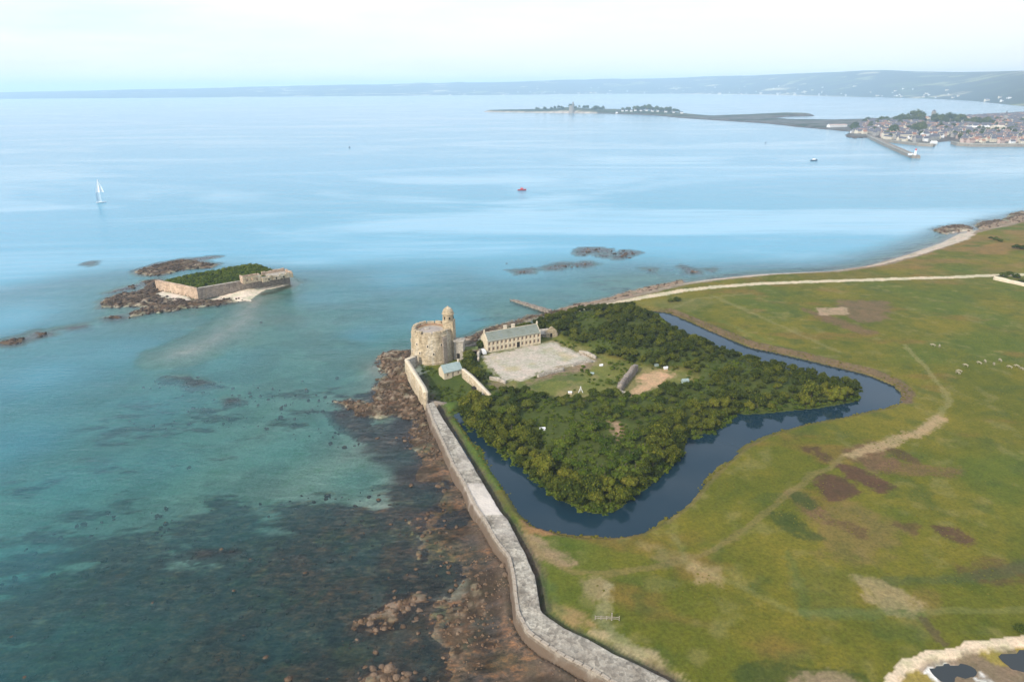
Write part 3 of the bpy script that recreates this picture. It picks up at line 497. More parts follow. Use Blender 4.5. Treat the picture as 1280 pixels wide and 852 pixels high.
def wall_mat():
    m = bpy.data.materials.new('pale_weathered_masonry'); m.use_nodes = True; t = m.node_tree; p = t.nodes['Principled BSDF']; L = t.links.new
    co = N(t, 'ShaderNodeTexCoord'); v = N(t, 'ShaderNodeTexVoronoi', i_Scale=1.15); L(co.outputs['Object'], v.inputs[0])
    n = N(t, 'ShaderNodeTexNoise', i_Scale=.16, i_Detail=7.0, i_Roughness=.65); L(co.outputs['Object'], n.inputs[0])
    r = ramp(t, [(.30, (.185, .155, .115)), (.46, (.29, .255, .20)), (.58, (.40, .36, .285)), (.72, (.27, .235, .18))], n.outputs[0])
    sp = N(t, 'ShaderNodeSeparateColor'); L(v.outputs['Color'], sp.inputs[0])
    mr = N(t, 'ShaderNodeMapRange'); mr.inputs[3].default_value = .66; mr.inputs[4].default_value = 1.3; L(sp.outputs[0], mr.inputs[0])
    mu = N(t, 'ShaderNodeVectorMath', operation='MULTIPLY'); L(r.outputs[0], mu.inputs[0]); L(mr.outputs[0], mu.inputs[1])
    n2 = N(t, 'ShaderNodeTexNoise', i_Scale=1.9, i_Detail=6.0, i_Roughness=.7); L(co.outputs['Object'], n2.inputs[0])
    mr2 = N(t, 'ShaderNodeMapRange'); mr2.inputs[1].default_value = .3; mr2.inputs[2].default_value = .7; mr2.inputs[3].default_value = .72; mr2.inputs[4].default_value = 1.28; L(n2.outputs[0], mr2.inputs[0])
    m2 = N(t, 'ShaderNodeVectorMath', operation='MULTIPLY'); L(mu.outputs[0], m2.inputs[0]); L(mr2.outputs[0], m2.inputs[1])
    at = N(t, 'ShaderNodeAttribute', attribute_name='repair'); mx = N(t, 'ShaderNodeMix', data_type='RGBA'); mx.inputs['B'].default_value = (.62, .55, .47, 1)
    f = N(t, 'ShaderNodeMath', operation='MULTIPLY'); L(at.outputs['Fac'], f.inputs[0]); f.inputs[1].default_value = .75
    L(f.outputs[0], mx.inputs['Factor']); L(m2.outputs[0], mx.inputs['A'])
    ge = N(t, 'ShaderNodeAttribute', attribute_name='stain'); mx2 = N(t, 'ShaderNodeMix', data_type='RGBA'); mx2.inputs['B'].default_value = (.135, .092, .058, 1)
    L(ge.outputs['Fac'], mx2.inputs['Factor']); L(mx.outputs['Result'], mx2.inputs['A']); L(mx2.outputs['Result'], p.inputs['Base Color'])
    p.inputs['Roughness'].default_value = .9; b = N(t, 'ShaderNodeBump', i_Strength=.8, i_Distance=.15); L(v.outputs['Distance'], b.inputs['Height']); b2 = N(t, 'ShaderNodeBump', i_Strength=.6, i_Distance=.2); L(n2.outputs[0], b2.inputs['Height']); L(b.outputs[0], b2.inputs['Normal']); L(b2.outputs[0], p.inputs['Normal']); return m
MW = wall_mat()
nrm = WR - WL; nrm /= np.linalg.norm(nrm, axis=1)[:, None]
wid = np.linalg.norm(WR - WL, axis=1); K = []; top = 5.6
prof = [(-1.1, -1.0, 1.25), (-.8, 1.6, 1.2), (-.5, 2.6, 1.1), (-.25, 3.4, .9), (-.2, 3.6, .6), (0, 4.3, .35), (.12, 4.52, .30), (.55, 4.54, .15), (.62, 4.36, .1)]
V = []; rep = []; stn = []
st = np.r_[0, np.cumsum(np.hypot(*np.diff((WL + WR) / 2, axis=0).T))]
for k in range(len(WL)):
    row = [(WL[k] + nrm[k] * o, z, s) for o, z, s in prof]
    for f in np.linspace(.12, .97, 10): row.append((WL[k] + nrm[k] * wid[k] * f, 4.36 + .10 * math.sin(f * 3.1), 0.0))
    row += [(WR[k], 4.3, .15), (WR[k] + nrm[k] * .1, 3.4, .3), (WR[k] + nrm[k] * .2, 1.0, .4)]
    for q, z, s in row: V.append((q[0], q[1], z)); stn.append(s); rep.append(st[k])
V = np.array(V); rep = np.array(rep); stn = np.array(stn); nn = fbm(V[:, 0], V[:, 1], 2.5, 4, 81); n5 = fbm(V[:, 0], V[:, 1], 14, 4, 82)
V[:, 2] += (nn - .5) * .42 * (V[:, 2] > 3); V[:, 0] += (fbm(V[:, 1] + V[:, 2], V[:, 0], 1.8, 3, 83) - .5) * .35
p1, p2, p3 = [np.argmin(np.hypot(*(((WL + WR) / 2) - np.array(pix(a, b_, 4.4)[:2])).T)) for a, b_ in ((602, 612), (612, 636), (655, 715))]
repv = np.where((rep > st[p2] - 2) & (rep < st[p1] + 4) | (rep < -1), 1, 0) if st[p2] < st[p1] else np.where((rep > st[p1] - 5) & (rep < st[p2] + 3), 1.0, 0)
repv = repv * sstep(.40, .55, n5 + .1) + .3 * sstep(.52, .64, n5) * (V[:, 2] > 4)
stnv = np.clip(stn * (1.0 + (nn - .5) * 1.2) + .45 * sstep(.55, .7, fbm(V[:, 0], V[:, 1], 6, 4, 85)) * (V[:, 2] > 4) * (rep > st[p3]) * .5, 0, 1)
me = mesh_np('sea_wall', V, gridfaces(len(prof) + 13, len(WL)), MW, True, {'repair': repv, 'stain': stnv})
sw = link('sea_wall', me); tag(sw, 'long pale stone sea wall with a broad flat top between the foreshore and the meadow', 'sea wall')
M_KERB = mat('kerb_granite', (.46, .39, .31), (.34, .28, .21), .5, .9, .5, 3, False, (.52, .46, .38))
krng = random.Random(3); kmesh = []
for k in range(5):
    b = MB(); b.box((0, 0, 0), (2.15, .78, .42), 0, .93)
    for v in b.b.verts: v.co += Vector((krng.uniform(-.06, .06), krng.uniform(-.06, .06), krng.uniform(-.05, .05)))
    kmesh.append(b.mesh('kerb_stone', M_KERB))
d_ = 1.2
while d_ < st[-1] - 2:
    x_, y_ = np.interp(d_, st, WL[:, 0] + nrm[:, 0] * .34), np.interp(d_, st, WL[:, 1] + nrm[:, 1] * .34); x2, y2 = np.interp(d_ + 1, st, WL[:, 0] + nrm[:, 0] * .34), np.interp(d_ + 1, st, WL[:, 1] + nrm[:, 1] * .34)
    link('kerb_stone', kmesh[krng.randrange(5)], sw, (x_, y_, 4.55 + krng.uniform(-.05, .07)), (krng.uniform(-.03, .03), krng.uniform(-.03, .03), math.atan2(y2 - y_, x2 - x_) + krng.uniform(-.03, .03))); d_ += 2.28 * max(.4, float(np.hypot(x2 - x_, y2 - y_))) ** -1
# ================================================================ masonry kit
M_STONE = mat('tan_granite', (.31, .235, .14), (.47, .375, .245), .36, .9, .9, 2.2, True, (.52, .46, .36), blocks=1.1)
M_STONE_G = mat('grey_granite', (.25, .22, .18), (.42, .37, .30), .3, .9, .5, 2.0, True, (.33, .27, .19), blocks=1.1)
M_STONE_D = mat('dark_old_masonry', (.15, .12, .095), (.27, .225, .18), .4, .9, .5, 2.0, True, (.20, .15, .10), blocks=1.0)
M_PALE = mat('pale_dressed_stone', (.66, .57, .43), (.58, .48, .34), .5, .85, .2)
M_BRICK = mat('red_brick', (.36, .19, .11), (.30, .17, .11), .8, .9, .3)
M_FLAG = mat('terrace_flagstone', (.44, .38, .32), (.34, .29, .25), .5, .9, .3)
M_SLATE = mat('weathered_slate', (.15, .165, .13), (.22, .24, .195), .45, .62, .3, 6.0, False, (.185, .21, .20))
M_RENDER = mat('cream_lime_render', (.66, .56, .39), (.58, .49, .34), .6, .9, .15, None, True)
M_GLASS = mat('dark_window_glass', (.03, .04, .05), (.05, .06, .07), 1.0, .15)
M_WOOD = mat('weathered_wood', (.38, .33, .26), (.26, .22, .17), 2.0, .85, .2)
M_PINKP = mat('pinkish_painted_wood', (.42, .31, .22), (.36, .26, .18), 2.0, .8, .1)
M_WHITE = mat('white_paint', (.80, .80, .79), (.72, .72, .71), 2.0, .45)
M_RUBBER = mat('black_rubber', (.02, .02, .02), (.03, .03, .03), 2.0, .8)
M_PANE = mat('dusty_pane', (.17, .125, .105), (.12, .09, .08), 1.0, .35)
M_DARK = mat('dark_opening', (.02, .018, .015), (.03, .026, .02), 1.0, .95)
M_TURF = mat('turf', (.09, .13, .03), (.14, .15, .04), .5, .95, .5, 3.0)
def strip_wall(name, path, zs0, zs1, th, material, label, cat='wall', crest=None, seg=1.6, cap=M_PALE, side=1):
    """a wall along a path, ragged top; zs0 foot heights, zs1 top heights at the path points"""
    path = np.asarray(path, float); L0 = np.r_[0, np.cumsum(np.hypot(*np.diff(path, axis=0).T))]; n = max(2, int(L0[-1] / seg)); s = np.linspace(0, L0[-1], n)
    c = np.c_[np.interp(s, L0, path[:, 0]), np.interp(s, L0, path[:, 1])]; a = np.interp(s, L0, zs0); b_ = np.interp(s, L0, zs1)
    d = np.gradient(c, axis=0); d /= np.linalg.norm(d, axis=1)[:, None]; nn_ = np.c_[-d[:, 1], d[:, 0]] * th / 2
    rag = 0 if crest is None else crest; b_ = b_ + (vn(s * .9, s * 0, 5) - .5) * rag
    V = []; ks = [(1.12, a), (1.0, (a + b_) / 2), (.95, b_)]
    for i in range(n):
        for k, z in ks: V.append((*(c[i] + nn_[i] * k), z[i]))
        for k, z in ks[::-1]: V.append((*(c[i] - nn_[i] * k), z[i]))
    V = np.array(V); V[:, 0] += (vn(V[:, 0] * 1.3, V[:, 1] * 1.3 + V[:, 2], 3) - .5) * .18
    F = [list(f) for f in gridfaces(6, n)] ; F = np.array(F); o = thing(name, label, cat, (*c[n // 2], float(a.min())))
    V[:, 0] -= o.location.x; V[:, 1] -= o.location.y; V[:, 2] -= o.location.z
    ends = np.array([[0, 1, 4, 5], [1, 2, 3, 4]]); F = np.vstack([F, ends[:, ::-1], ends + (n - 1) * 6])
    link('masonry', mesh_np('masonry', V, F, material), o)
    if cap is not None:
        Vc = []
        for i in range(n):
            for k, dz in ((1.12, .0), (1.12, .22), (-1.12, .22), (-1.12, .0)): Vc.append((*(c[i] + nn_[i] * k), b_[i] + dz))
        Vc = np.array(Vc) - np.array(o.location); link('coping', mesh_np('coping', Vc, np.vstack([gridfaces(4, n), [[3, 2, 1, 0]], np.array([[0, 1, 2, 3]]) + (n - 1) * 4]), cap), o)
    return o
# ================================================================ the round tower
TB = pix(541, 446.5, 3.0); TZ = 3.0
tower = thing('artillery_tower', 'massive round tan stone tower with a domed stair turret at the shore', 'tower', (TB.x, TB.y, TZ))
H1 = 16.6; R0 = 10.3; R1 = 9.3
b = MB(); b.lathe([(R0 + .5, -2), (R0 + .35, 1.2), (R0, 1.6), (R1 + .25, H1 - 3.4), (R1 + .38, H1 - 3.3), (R1 + .38, H1 - 3.0), (R1, H1 - 2.9), (R1, H1 - 1.9), (R1 - 1.7, H1 - 1.9), (R1 - 1.7, H1 - 2.5), (R1 - 3.6, H1 - 2.5)], 72)
b.obj('wall', M_STONE, tower)
nm = 13
for k in range(nm):
    a0 = 2 * math.pi * k / nm + .06; a1 = a0 + 2 * math.pi / nm * (.84 if k % 4 else .74); hh = 1.1 - .35 * ((k * 7) % 3 == 0)
    b = MB(); b.lathe([(R1 + .02, H1 - 1.897), (R1 - .05, H1 - 1.9 + hh), (R1 - .8, H1 - 1.9 + hh + .22), (R1 - 1.65, H1 - 1.9 + hh), (R1 - 1.68, H1 - 1.897), (R1 + .02, H1 - 1.897)], 6, (0, 0, 0), a0, a1, False)
    pr = [(R1 + .02, H1 - 1.897), (R1 - .05, H1 - 1.9 + hh), (R1 - .8, H1 - 1.9 + hh + .22), (R1 - 1.65, H1 - 1.9 + hh), (R1 - 1.68, H1 - 1.897)]
    for a in (a0, a1): b.poly([(r * math.cos(a), r * math.sin(a), z) for r, z in pr])
    b.obj('merlon', M_STONE, tower)
b = MB(); b.lathe([(R1 - 3.6, H1 - 2.495), (R1 - 3.62, H1 - 2.7), (R1 - 5.2, H1 - 2.75), (1.3, H1 - 2.4), (0, H1 - 2.3)], 48); b.obj('terrace_floor', M_FLAG, tower)
b = MB(); b.lathe([(R1 - 1.72, H1 - 2.05), (R1 - 1.72, H1 - 2.48), (R1 - 2.3, H1 - 2.48), (R1 - 2.3, H1 - 2.05), (R1 - 1.72, H1 - 2.05)], 40, (0, 0, 0), R(20), R(160), True); b.obj('brick_bench', M_BRICK, tower)
b = MB(); b.lathe([(1.5, H1 - 3.2), (1.4, H1 - 2.2), (.9, H1 - 1.9), (0, H1 - 1.8)], 12, (-2.2, 1.5, 0)); b.obj('chimney', M_STONE_G, tower)
for az, z in [(-150, 5.5), (-118, 5.8), (-80, 5.6), (-168, 9.6), (-128, 9.8), (-95, 9.4), (-58, 9.6)]:
    a = R(az); r = R0 + (R1 + .25 - R0) * (z - 1.6) / (H1 - 5.0); b = MB(); b.box((0, 0, 0), (1.3, .5, 1.5)); f = b.obj('window', M_PALE, tower, loc=(r * math.cos(a), r * math.sin(a), z), rot=(0, 0, a + math.pi / 2))
    b = MB(); b.box((0, -.22, 0), (.62, .14, .95)); b.obj('opening', M_DARK, f)
    f.rotation_euler = (0, 0, a + math.pi / 2)
# square stair turret with the round domed lookout on top
SX0, SY0 = 8.1, .8
b = MB(); b.box((SX0 + .3, SY0, 8.3), (5.4, 5.6, 20.6), R(-8), .90); stt = b.obj('stair_turret', M_STONE, tower)
b = MB(); b.lathe([(2.75, 18.3), (2.95, 18.3), (2.7, 18.5), (2.55, 21.6), (2.95, 21.8), (2.95, 22.1), (2.6, 22.15)], 24, (SX0, SY0, 0)); b.obj('lookout', M_STONE, stt)
b = MB(); b.lathe([(2.62, 22.12), (2.55, 22.9), (2.2, 23.8), (1.5, 24.6), (.7, 25.05), (.35, 25.15), (.3, 25.6), (0, 25.7)], 24, (SX0, SY0, 0)); b.obj('dome', M_STONE, stt, True)
for az in (-125, -70, -15):
    a = R(az); b = MB(); b.box((0, 0, 0), (.75, .3, 1.3)); b.obj('lookout_window', M_DARK, stt, loc=(SX0 + 2.5 * math.cos(a), SY0 + 2.5 * math.sin(a), 20.2), rot=(0, 0, a + math.pi / 2))
b = MB(); b.box((13.2, -1.5, 3.6), (4.6, 4.8, 11.0), R(-8), .94); b.box((13.2, -1.5, 9.3), (5.0, 5.2, .5), R(-8)); at_ = b.obj('latrine_block', M_STONE_G, tower)
b = MB(); b.box((6.6, -7.6, 5.4), (2.0, 2.2, 15.0), R(35), .92); b.obj('shade_buttress', M_STONE_D, tower)  # dark stone buttress takes up the drum's shaded strip; shade put into its colour
b = MB(); b.box((12.6, -3.95, 2.2), (1.3, .3, 2.4), R(-8)); b.obj('door', M_DARK, tower)
# ================================================================ barracks
def frame_of(pa, pb, z):
    A = pix(*pa, z); B = pix(*pb, z); d = B - A; return A, d.length, math.atan2(d.y, d.x)
def facade(Lx, H, holes, depth=.32):
    """wall face in the xz plane looking to -y with real openings and reveals"""
    b = MB(); xs = sorted({0, Lx, *[h[0] for h in holes], *[h[1] for h in holes]}); zs = sorted({0, H, *[h[2] for h in holes], *[h[3] for h in holes]})
    for x0, x1 in zip(xs[:-1], xs[1:]):
        for z0, z1 in zip(zs[:-1], zs[1:]):
            xm, zm = (x0 + x1) / 2, (z0 + z1) / 2
            if not any(h[0] < xm < h[1] and h[2] < zm < h[3] for h in holes): b.poly([(x0, 0, z0), (x1, 0, z0), (x1, 0, z1), (x0, 0, z1)])
    for x0, x1, z0, z1 in holes:
        b.poly([(x0, 0, z0), (x0, depth, z0), (x0, depth, z1), (x0, 0, z1)]); b.poly([(x1, 0, z0), (x1, 0, z1), (x1, depth, z1), (x1, depth, z0)])
        b.poly([(x0, 0, z1), (x0, depth, z1), (x1, depth, z1), (x1, 0, z1)]); b.poly([(x0, 0, z0), (x1, 0, z0), (x1, depth, z0), (x0, depth, z0)])
    return b
A, BL, ang = frame_of((609.3, 441), (675.6, 429), 4.0); BW = 7.4; BH = 6.1; RH = 9.2
bar = thing('barracks', 'long two storey cream barracks with a grey green slate roof beside the pale courtyard', 'building', (A.x, A.y, 4.0), ang)
nb = 13; bay = BL / nb; holes = []; dk = 7
for k in range(nb):
    xc = bay * (k + .5)
    if k == dk: holes.append((xc - .9, xc + .9, .02, 2.9))
    else: holes.append((xc - .55, xc + .55, .9, 2.55))
    holes.append((xc - .5, xc + .5, 3.75, 5.3))
b = facade(BL, BH, holes); b.poly([(0, BW, 0), (BL, BW, 0), (BL, BW, BH), (0, BW, BH)])
for xx in (0, BL): b.poly([(xx, 0, 0), (xx, BW, 0), (xx, BW, BH), (xx, BW / 2, RH), (xx, 0, BH)])
b.obj('wall', M_RENDER, bar)
def window(w_, h_, x_, z_, par, frame_m, rz=0.0, y_=.2):
    b = MB()
    for sx_ in (-1, 1): b.box((sx_ * (w_ / 2 - .07), 0, 0), (.13, .1, h_))
    for sz_ in (-1, 1): b.box((0, -.012, sz_ * (h_ / 2 - .07)), (w_, .1, .13))
    b.box((0, -.02, 0), (.09, .09, h_ - .2)); f = b.obj('window', frame_m, par, loc=(x_, y_, z_), rot=(0, 0, rz))
    b = MB(); b.box((0, .07, 0), (w_ * .98, .05, h_ * .98)); b.obj('pane', M_PANE, f); return f
w0 = None
for x0, x1, z0, z1 in holes:
    if z0 < .5: continue
    if w0 is None or abs(w0[1] - (x1 - x0)) > .01:
        if w0 is None or True:
            f = window(x1 - x0, z1 - z0, (x0 + x1) / 2, (z0 + z1) / 2, bar, M_PINKP)
x0, x1, z0, z1 = [h_ for h_ in holes if h_[2] < .5][0]; b = MB(); b.box(((x0 + x1) / 2, .25, 1.45), (1.8, .1, 2.85)); b.obj('door', M_DARK, bar)
b = MB()
for k in range(nb + 1): b.box((min(max(bay * k, .22), BL - .22), -.06, BH / 2), (.42, .14, BH - .02))
b.box((BL / 2, -.075, BH - .16), (BL + .1, .17, .3)); b.box((BL / 2, -.07, 3.2), (BL - .1, .10, .2)); b.obj('pilaster_band', M_PALE, bar)
ov = .35; th_ = .16; sl_ = (RH - BH) / (BW / 2)
b = MB()
for sgn, y0 in ((1, -ov), (-1, BW + ov)):
    ze = BH - ov * sl_; ym = BW / 2
    for dz in (0,):
        b.poly([(.35, y0, ze + .05), (BL - .35, y0, ze + .05), (BL - .35, ym, RH + .12), (.35, ym, RH + .12)]); b.poly([(.35, y0, ze + .05), (.35, y0, ze - .12), (BL - .35, y0, ze - .12), (BL - .35, y0, ze + .05)])
rf = b.obj('roof', M_SLATE, bar)
b = MB(); b.tube((.35, BW / 2, RH + .16), (BL - .35, BW / 2, RH + .16), .14, 6); b.obj('ridge', M_PALE, rf)
for cx_ in (BL * .40, BL * .55): b = MB(); b.box((cx_, BW / 2 + .6, RH + .3), (1.5, .9, 2.6)); b.box((cx_, BW / 2 + .6, RH + 1.7), (1.7, 1.1, .25)); b.obj('chimney', M_PALE, rf)
for xx in (0.0, BL):
    b = MB(); s_ = 1 if xx == 0 else -1
    for sgn, y0 in ((1, -.1), (-1, BW + .1)):
        b.poly([(xx - .15, y0, BH - .05), (xx + .4 * s_, y0, BH - .05), (xx + .4 * s_, BW / 2, RH + .45), (xx - .15, BW / 2, RH + .45)]); b.poly([(xx - .15, y0, BH - .5), (xx - .15, y0, BH - .05), (xx - .15, BW / 2, RH + .45), (xx - .15, BW / 2, RH)])
        b.poly([(xx + .4 * s_, y0, BH - .5), (xx + .4 * s_, y0, BH - .05), (xx + .4 * s_, BW / 2, RH + .45), (xx + .4 * s_, BW / 2, RH)])
    b.box((xx + .15 * s_, BW / 2, RH + .9), (.7, .8, 1.3), 0, .6); b.obj('gable_coping', M_PALE, bar)
for z_ in (2.0, 4.8, 7.0):
    f = window(.9, 1.3 if z_ < 6 else .8, -.02, z_, bar, M_PALE, -math.pi / 2, BW / 2 if z_ > 3 else BW / 2 + .6)
# small slate-roofed house by the tower
A, HL, ang = frame_of((555.5, 472.5), (577.5, 467.2), 3.4); HW = 5.6; HH = 2.7; HR = 5.2
hs = thing('powder_house', 'small stone house with a pale slate roof between the tower and the walled garden', 'house', (A.x, A.y, 2.6), ang)
holes = [(HL * .2 - .4, HL * .2 + .4, 1.3, 2.6), (HL * .5 - .5, HL * .5 + .5, .1, 2.6), (HL * .8 - .4, HL * .8 + .4, 1.3, 2.6)]
b = facade(HL, HH + .8, holes); H2 = HH + .8; H3 = HR + .8; b.poly([(0, HW, 0), (HL, HW, 0), (HL, HW, H2), (0, HW, H2)])
for xx in (0, HL): b.poly([(xx, 0, 0), (xx, HW, 0), (xx, HW, H2), (xx, HW / 2, H3), (xx, 0, H2)])
b.obj('wall', M_RENDER, hs)
for x0, x1, z0, z1 in holes:
    if z0 > .5: window(x1 - x0, z1 - z0, (x0 + x1) / 2, (z0 + z1) / 2, hs, M_PINKP)
b = MB(); b.box((HL / 2, .25, 1.35), (1.0, .1, 2.5)); b.obj('door', M_WOOD, hs)
b = MB(); s2 = (H3 - H2) / (HW / 2)
for y0 in (-.3, HW + .3): b.poly([(-.25, y0, H2 - .3 * s2 + .05), (HL + .25, y0, H2 - .3 * s2 + .05), (HL + .25, HW / 2, H3 + .12), (-.25, HW / 2, H3 + .12)]); b.poly([(-.25, y0, H2 - .3 * s2 + .05), (-.25, y0, H2 - .3 * s2 - .12), (HL + .25, y0, H2 - .3 * s2 - .12), (HL + .25, y0, H2 - .3 * s2 + .05)])
M_SLATE2 = mat('pale_slate', (.25, .32, .30), (.33, .40, .37), .7, .6, .2)
b.obj('roof', M_SLATE2, hs); b = MB(); b.box((HL - .3, HW / 2, H3 + .2), (.6, .8, 1.6)); b.obj('chimney', M_PALE, hs)
# ruined gable beside the wood
A = pix(689, 421, 4.0); rn = thing('ruined_house', 'roofless tan stone ruin with one standing gable at the edge of the scrub', 'ruin', (A.x, A.y, 4.0), R(18))
b = MB(); b.prism([(-3, 0), (3, 0), (3, .7), (-3, .7)], -1, 3.2); b.poly([(-3, 0, 3.2), (3, 0, 3.2), (1.2, 0, 5.0), (.2, 0, 5.6), (-1.0, 0, 4.7)]); b.poly([(-3, .7, 3.2), (3, .7, 3.2), (1.2, .7, 5.0), (.2, .7, 5.6), (-1.0, .7, 4.7)])
pts = [(-3, 3.2), (-1, 4.7), (.2, 5.6), (1.2, 5.0), (3, 3.2)]
for (xa, za), (xb, zb) in zip(pts[:-1], pts[1:]): b.poly([(xa, 0, za), (xb, 0, zb), (xb, .7, zb), (xa, .7, za)])
b.obj('gable_wall', M_STONE, rn); b = MB(); b.box((-3.35, 3, 1), (.7, 6, 3.2)); b.box((3.35, 2.2, .6), (.7, 4.4, 2.4)); b.box((0, 6.3, .4), (6, .7, 2)); b.obj('side_wall', M_STONE_D, rn); b = MB(); b.box((0, -.02, 1.0), (1.1, .1, 2.1)); b.obj('doorway', M_DARK, rn)
A = pix(681, 422, 4.0); sh = thing('lean_to_shed', 'low grey lean-to shed between the barracks and the ruin', 'shed', (A.x, A.y, 4.0), R(20))
b = MB(); b.prism([(-3, 0), (3, 0), (3, 3.6), (-3, 3.6)], -1, 2.2); b.obj('wall', M_STONE_D, sh); b = MB(); b.poly([(-3.3, -.4, 2.15), (3.3, -.4, 2.15), (3.3, 4, 3.5), (-3.3, 4, 3.5)]); b.poly([(-3.3, 4, 3.5), (3.3, 4, 3.5), (3.3, 3.9, 2.0), (-3.3, 3.9, 2.0)])
for s_ in (-3, 3): b.poly([(s_, 0, 2.1), (s_, 3.9, 2.1), (s_, 3.9, 3.45)])
b.obj('roof', M_STONE_G, sh)
# walls round the garden and yard
strip_wall('garden_wall', W([(533, 505), (531, 500), (520, 482), (509, 463)], 3.0), [0, 0, 0, .5], [8.2, 8.6, 8.6, 8.4], 1.7, M_STONE, 'tall tan curtain wall on the shore running from the tower to the sea wall', 'wall')
strip_wall('corner_wall', W([(509, 463), (515, 460), (521, 457)], 3.0), [.5, 1, 1.5], [8.4, 8.2, 8.0], 1.6, M_STONE_G, 'short pale wall return joining the shore curtain wall to the tower foot', 'wall')
gw = strip_wall('curtain_wall', W([(579, 477), (590, 487), (603, 500), (613, 509)], 1.0), [0, 0, 0, 0], [7.3, 7.6, 7.3, 6.6], 1.3, M_STONE, 'straight tan curtain wall from the small house down to the moat scrub', 'wall')
b = MB(); q = pix(596, 494, 1.0); b.box((0, 0, 0), (1.4, 2.3, 3.2), .6); b.obj('doorway', M_DARK, gw, loc=Vector((q.x, q.y, 3.4)) - gw.location - Vector((1.0, .2, 0)))
strip_wall('garden_foot_wall', W([(536, 503), (556, 506), (580, 505)], 2.0), [0, 0, 0], [3.1, 3.0, 3.0], 1.3, M_STONE_D, 'low reddish brown wall closing the head of the moat below the garden', 'wall', .5, 1.2, None)
strip_wall('yard_wall', W([(598, 452), (597.5, 446), (600, 441)], 4.0), [3, 3, 3], [5.6, 6.0, 6.2], .9, M_STONE_G, 'short grey wall between the shore rocks and the courtyard beside the barracks gable', 'wall', .5)
strip_wall('shore_parapet', W([(573, 441), (585, 436), (600, 431)], 4.0), [2, 2, 2], [5.6, 5.8, 5.4], 1.4, M_STONE_D, 'dark low rampart wall behind the yard between tower and barracks', 'wall', 1.0, 1.2, None)
A = pix(587, 445, 3.6); cs = thing('casemate', 'dark open fronted casemate between the tower and the barracks', 'casemate', (A.x, A.y, 3.2), R(8))
b = MB()
for xx in (-3.9, 0, 3.9): b.box((xx, 1.4, 1.6), (.8, 3.4, 3.2))
b.box((0, 3.3, 1.6), (8.6, .6, 3.2)); b.box((0, 1.5, 3.45), (9.0, 4.4, .5)); b.obj('masonry', M_STONE_D, cs); b = MB(); b.box((0, 2.95, 1.5), (7.2, .1, 2.9)); b.obj('back_wall', M_DARK, cs)
b = MB(); b.box((0, 1.5, 3.85), (8.6, 4.0, .35)); b.obj('turf_roof', M_TURF, cs)
# low foundations on the court's edge
found = [((724, 440), (745, 447), 1.2, 'grey footing wall at the inner corner of the courtyard by the grass slope'), ((715, 457), (740, 452), 1.1, 'broken footing wall along the lower right edge of the courtyard'), ((672, 470), (705, 462), 1.0, 'broken footing wall along the lower edge of the courtyard'), ((612, 473), (632, 479), 1.3, 'ring of tumbled footings between the garden wall and the courtyard')]
for pa, pb, hh, lb in found: strip_wall('foundation_wall', W([pa, ((pa[0] + pb[0]) / 2, (pa[1] + pb[1]) / 2 - .8), pb], 4.0), [3.4] * 3, [4.0 + hh] * 3, .9, M_STONE_G, lb, 'ruin', .7, .8, None)
strip_wall('retaining_wall', W([(795, 459), (783, 473), (773, 487)], 5.0), [3.6, 3.4, 3.0], [7.0, 6.8, 6.4], 2.1, M_STONE_D, 'ribbed brown retaining wall beside the sandy ramp on the bastion', 'wall', 1.3, .7, None)
strip_wall('ramp_kerb', W([(773, 488), (779, 490.5), (785, 491)], 5.0), [3.6, 3.4, 3.4], [5.6, 5.5, 5.4], .8, M_PALE, 'short white kerb wall at the foot of the sandy ramp', 'wall', .2, .8, None)
strip_wall('field_wall', W([(1242, 349), (1262, 353.5), (1300, 362), (1400, 385)], 3.9), [3.5] * 4, [6.2, 6.0, 5.8, 5.8], 1.4, M_PALE, 'pale wall at the right edge of the meadow beside the bushes at the end of the road', 'wall', .4, 1.6, None)
# small things on the bastion
def blob(name, px_, py_, z, size, m, label, cat, rz=0.0):
    A = pix(px_, py_, z); o = thing(name, label, cat, (A.x, A.y, float(gz(np.array([A.x]), np.array([A.y]))[0])), rz); size = [q_ * .82 for q_ in size]
    b = MB(); sx_, sy_, sz_ = size; b.prism([(-sx_, -sy_), (sx_, -sy_), (sx_, sy_), (-sx_, sy_)], -.3, sz_ * .65); b.obj('body', m, o)
    b = MB(); zz = sz_ * .652; e = .12
    b.poly([(-sx_ - e, -sy_ - e, zz), (sx_ + e, -sy_ - e, zz), (sx_ + e, 0, sz_), (-sx_ - e, 0, sz_)]); b.poly([(-sx_ - e, sy_ + e, zz), (sx_ + e, sy_ + e, zz), (sx_ + e, 0, sz_), (-sx_ - e, 0, sz_)])
    for s_ in (-1, 1): b.poly([(s_ * sx_, -sy_, zz), (s_ * sx_, sy_, zz), (s_ * sx_, 0, sz_ - .02)])
    b.obj('cover', M_SLATE2 if m is M_SLATE2 else M_WHITE, o); return o
blob('garden_hut', 856.5, 473.5, 5.5, (1.7, 1.3, 2.6), M_SLATE2, 'pale green hut at the edge of the trees right of the sandy ramp', 'hut', .2)
blob('white_shelter', 712.5, 489, 4.5, (.9, .7, 1.5), M_PALE, 'small cream box shelter left of the white trestle on the bastion grass', 'shelter')
blob('white_shelter', 751.5, 454.5, 4.5, (.9, .6, 1.2), M_WHITE, 'small white box on the grass just right of the courtyard', 'shelter', .3)
blob('white_shelter', 740.5, 464.5, 4.5, (.9, .7, 1.1), M_SLATE2, 'small pale green box on the dark grass below the courtyard', 'shelter', -.2)
blob('white_shelter', 820.6, 455.5, 5.0, (1.1, .8, 1.3), M_SLATE2, 'left of two pale boxes on the green slope above the sandy ramp', 'shelter', .1)
blob('white_shelter', 832, 458.3, 5.0, (1.1, .7, 1.3), M_WHITE, 'right of two pale boxes on the green slope above the sandy ramp', 'shelter', .2)
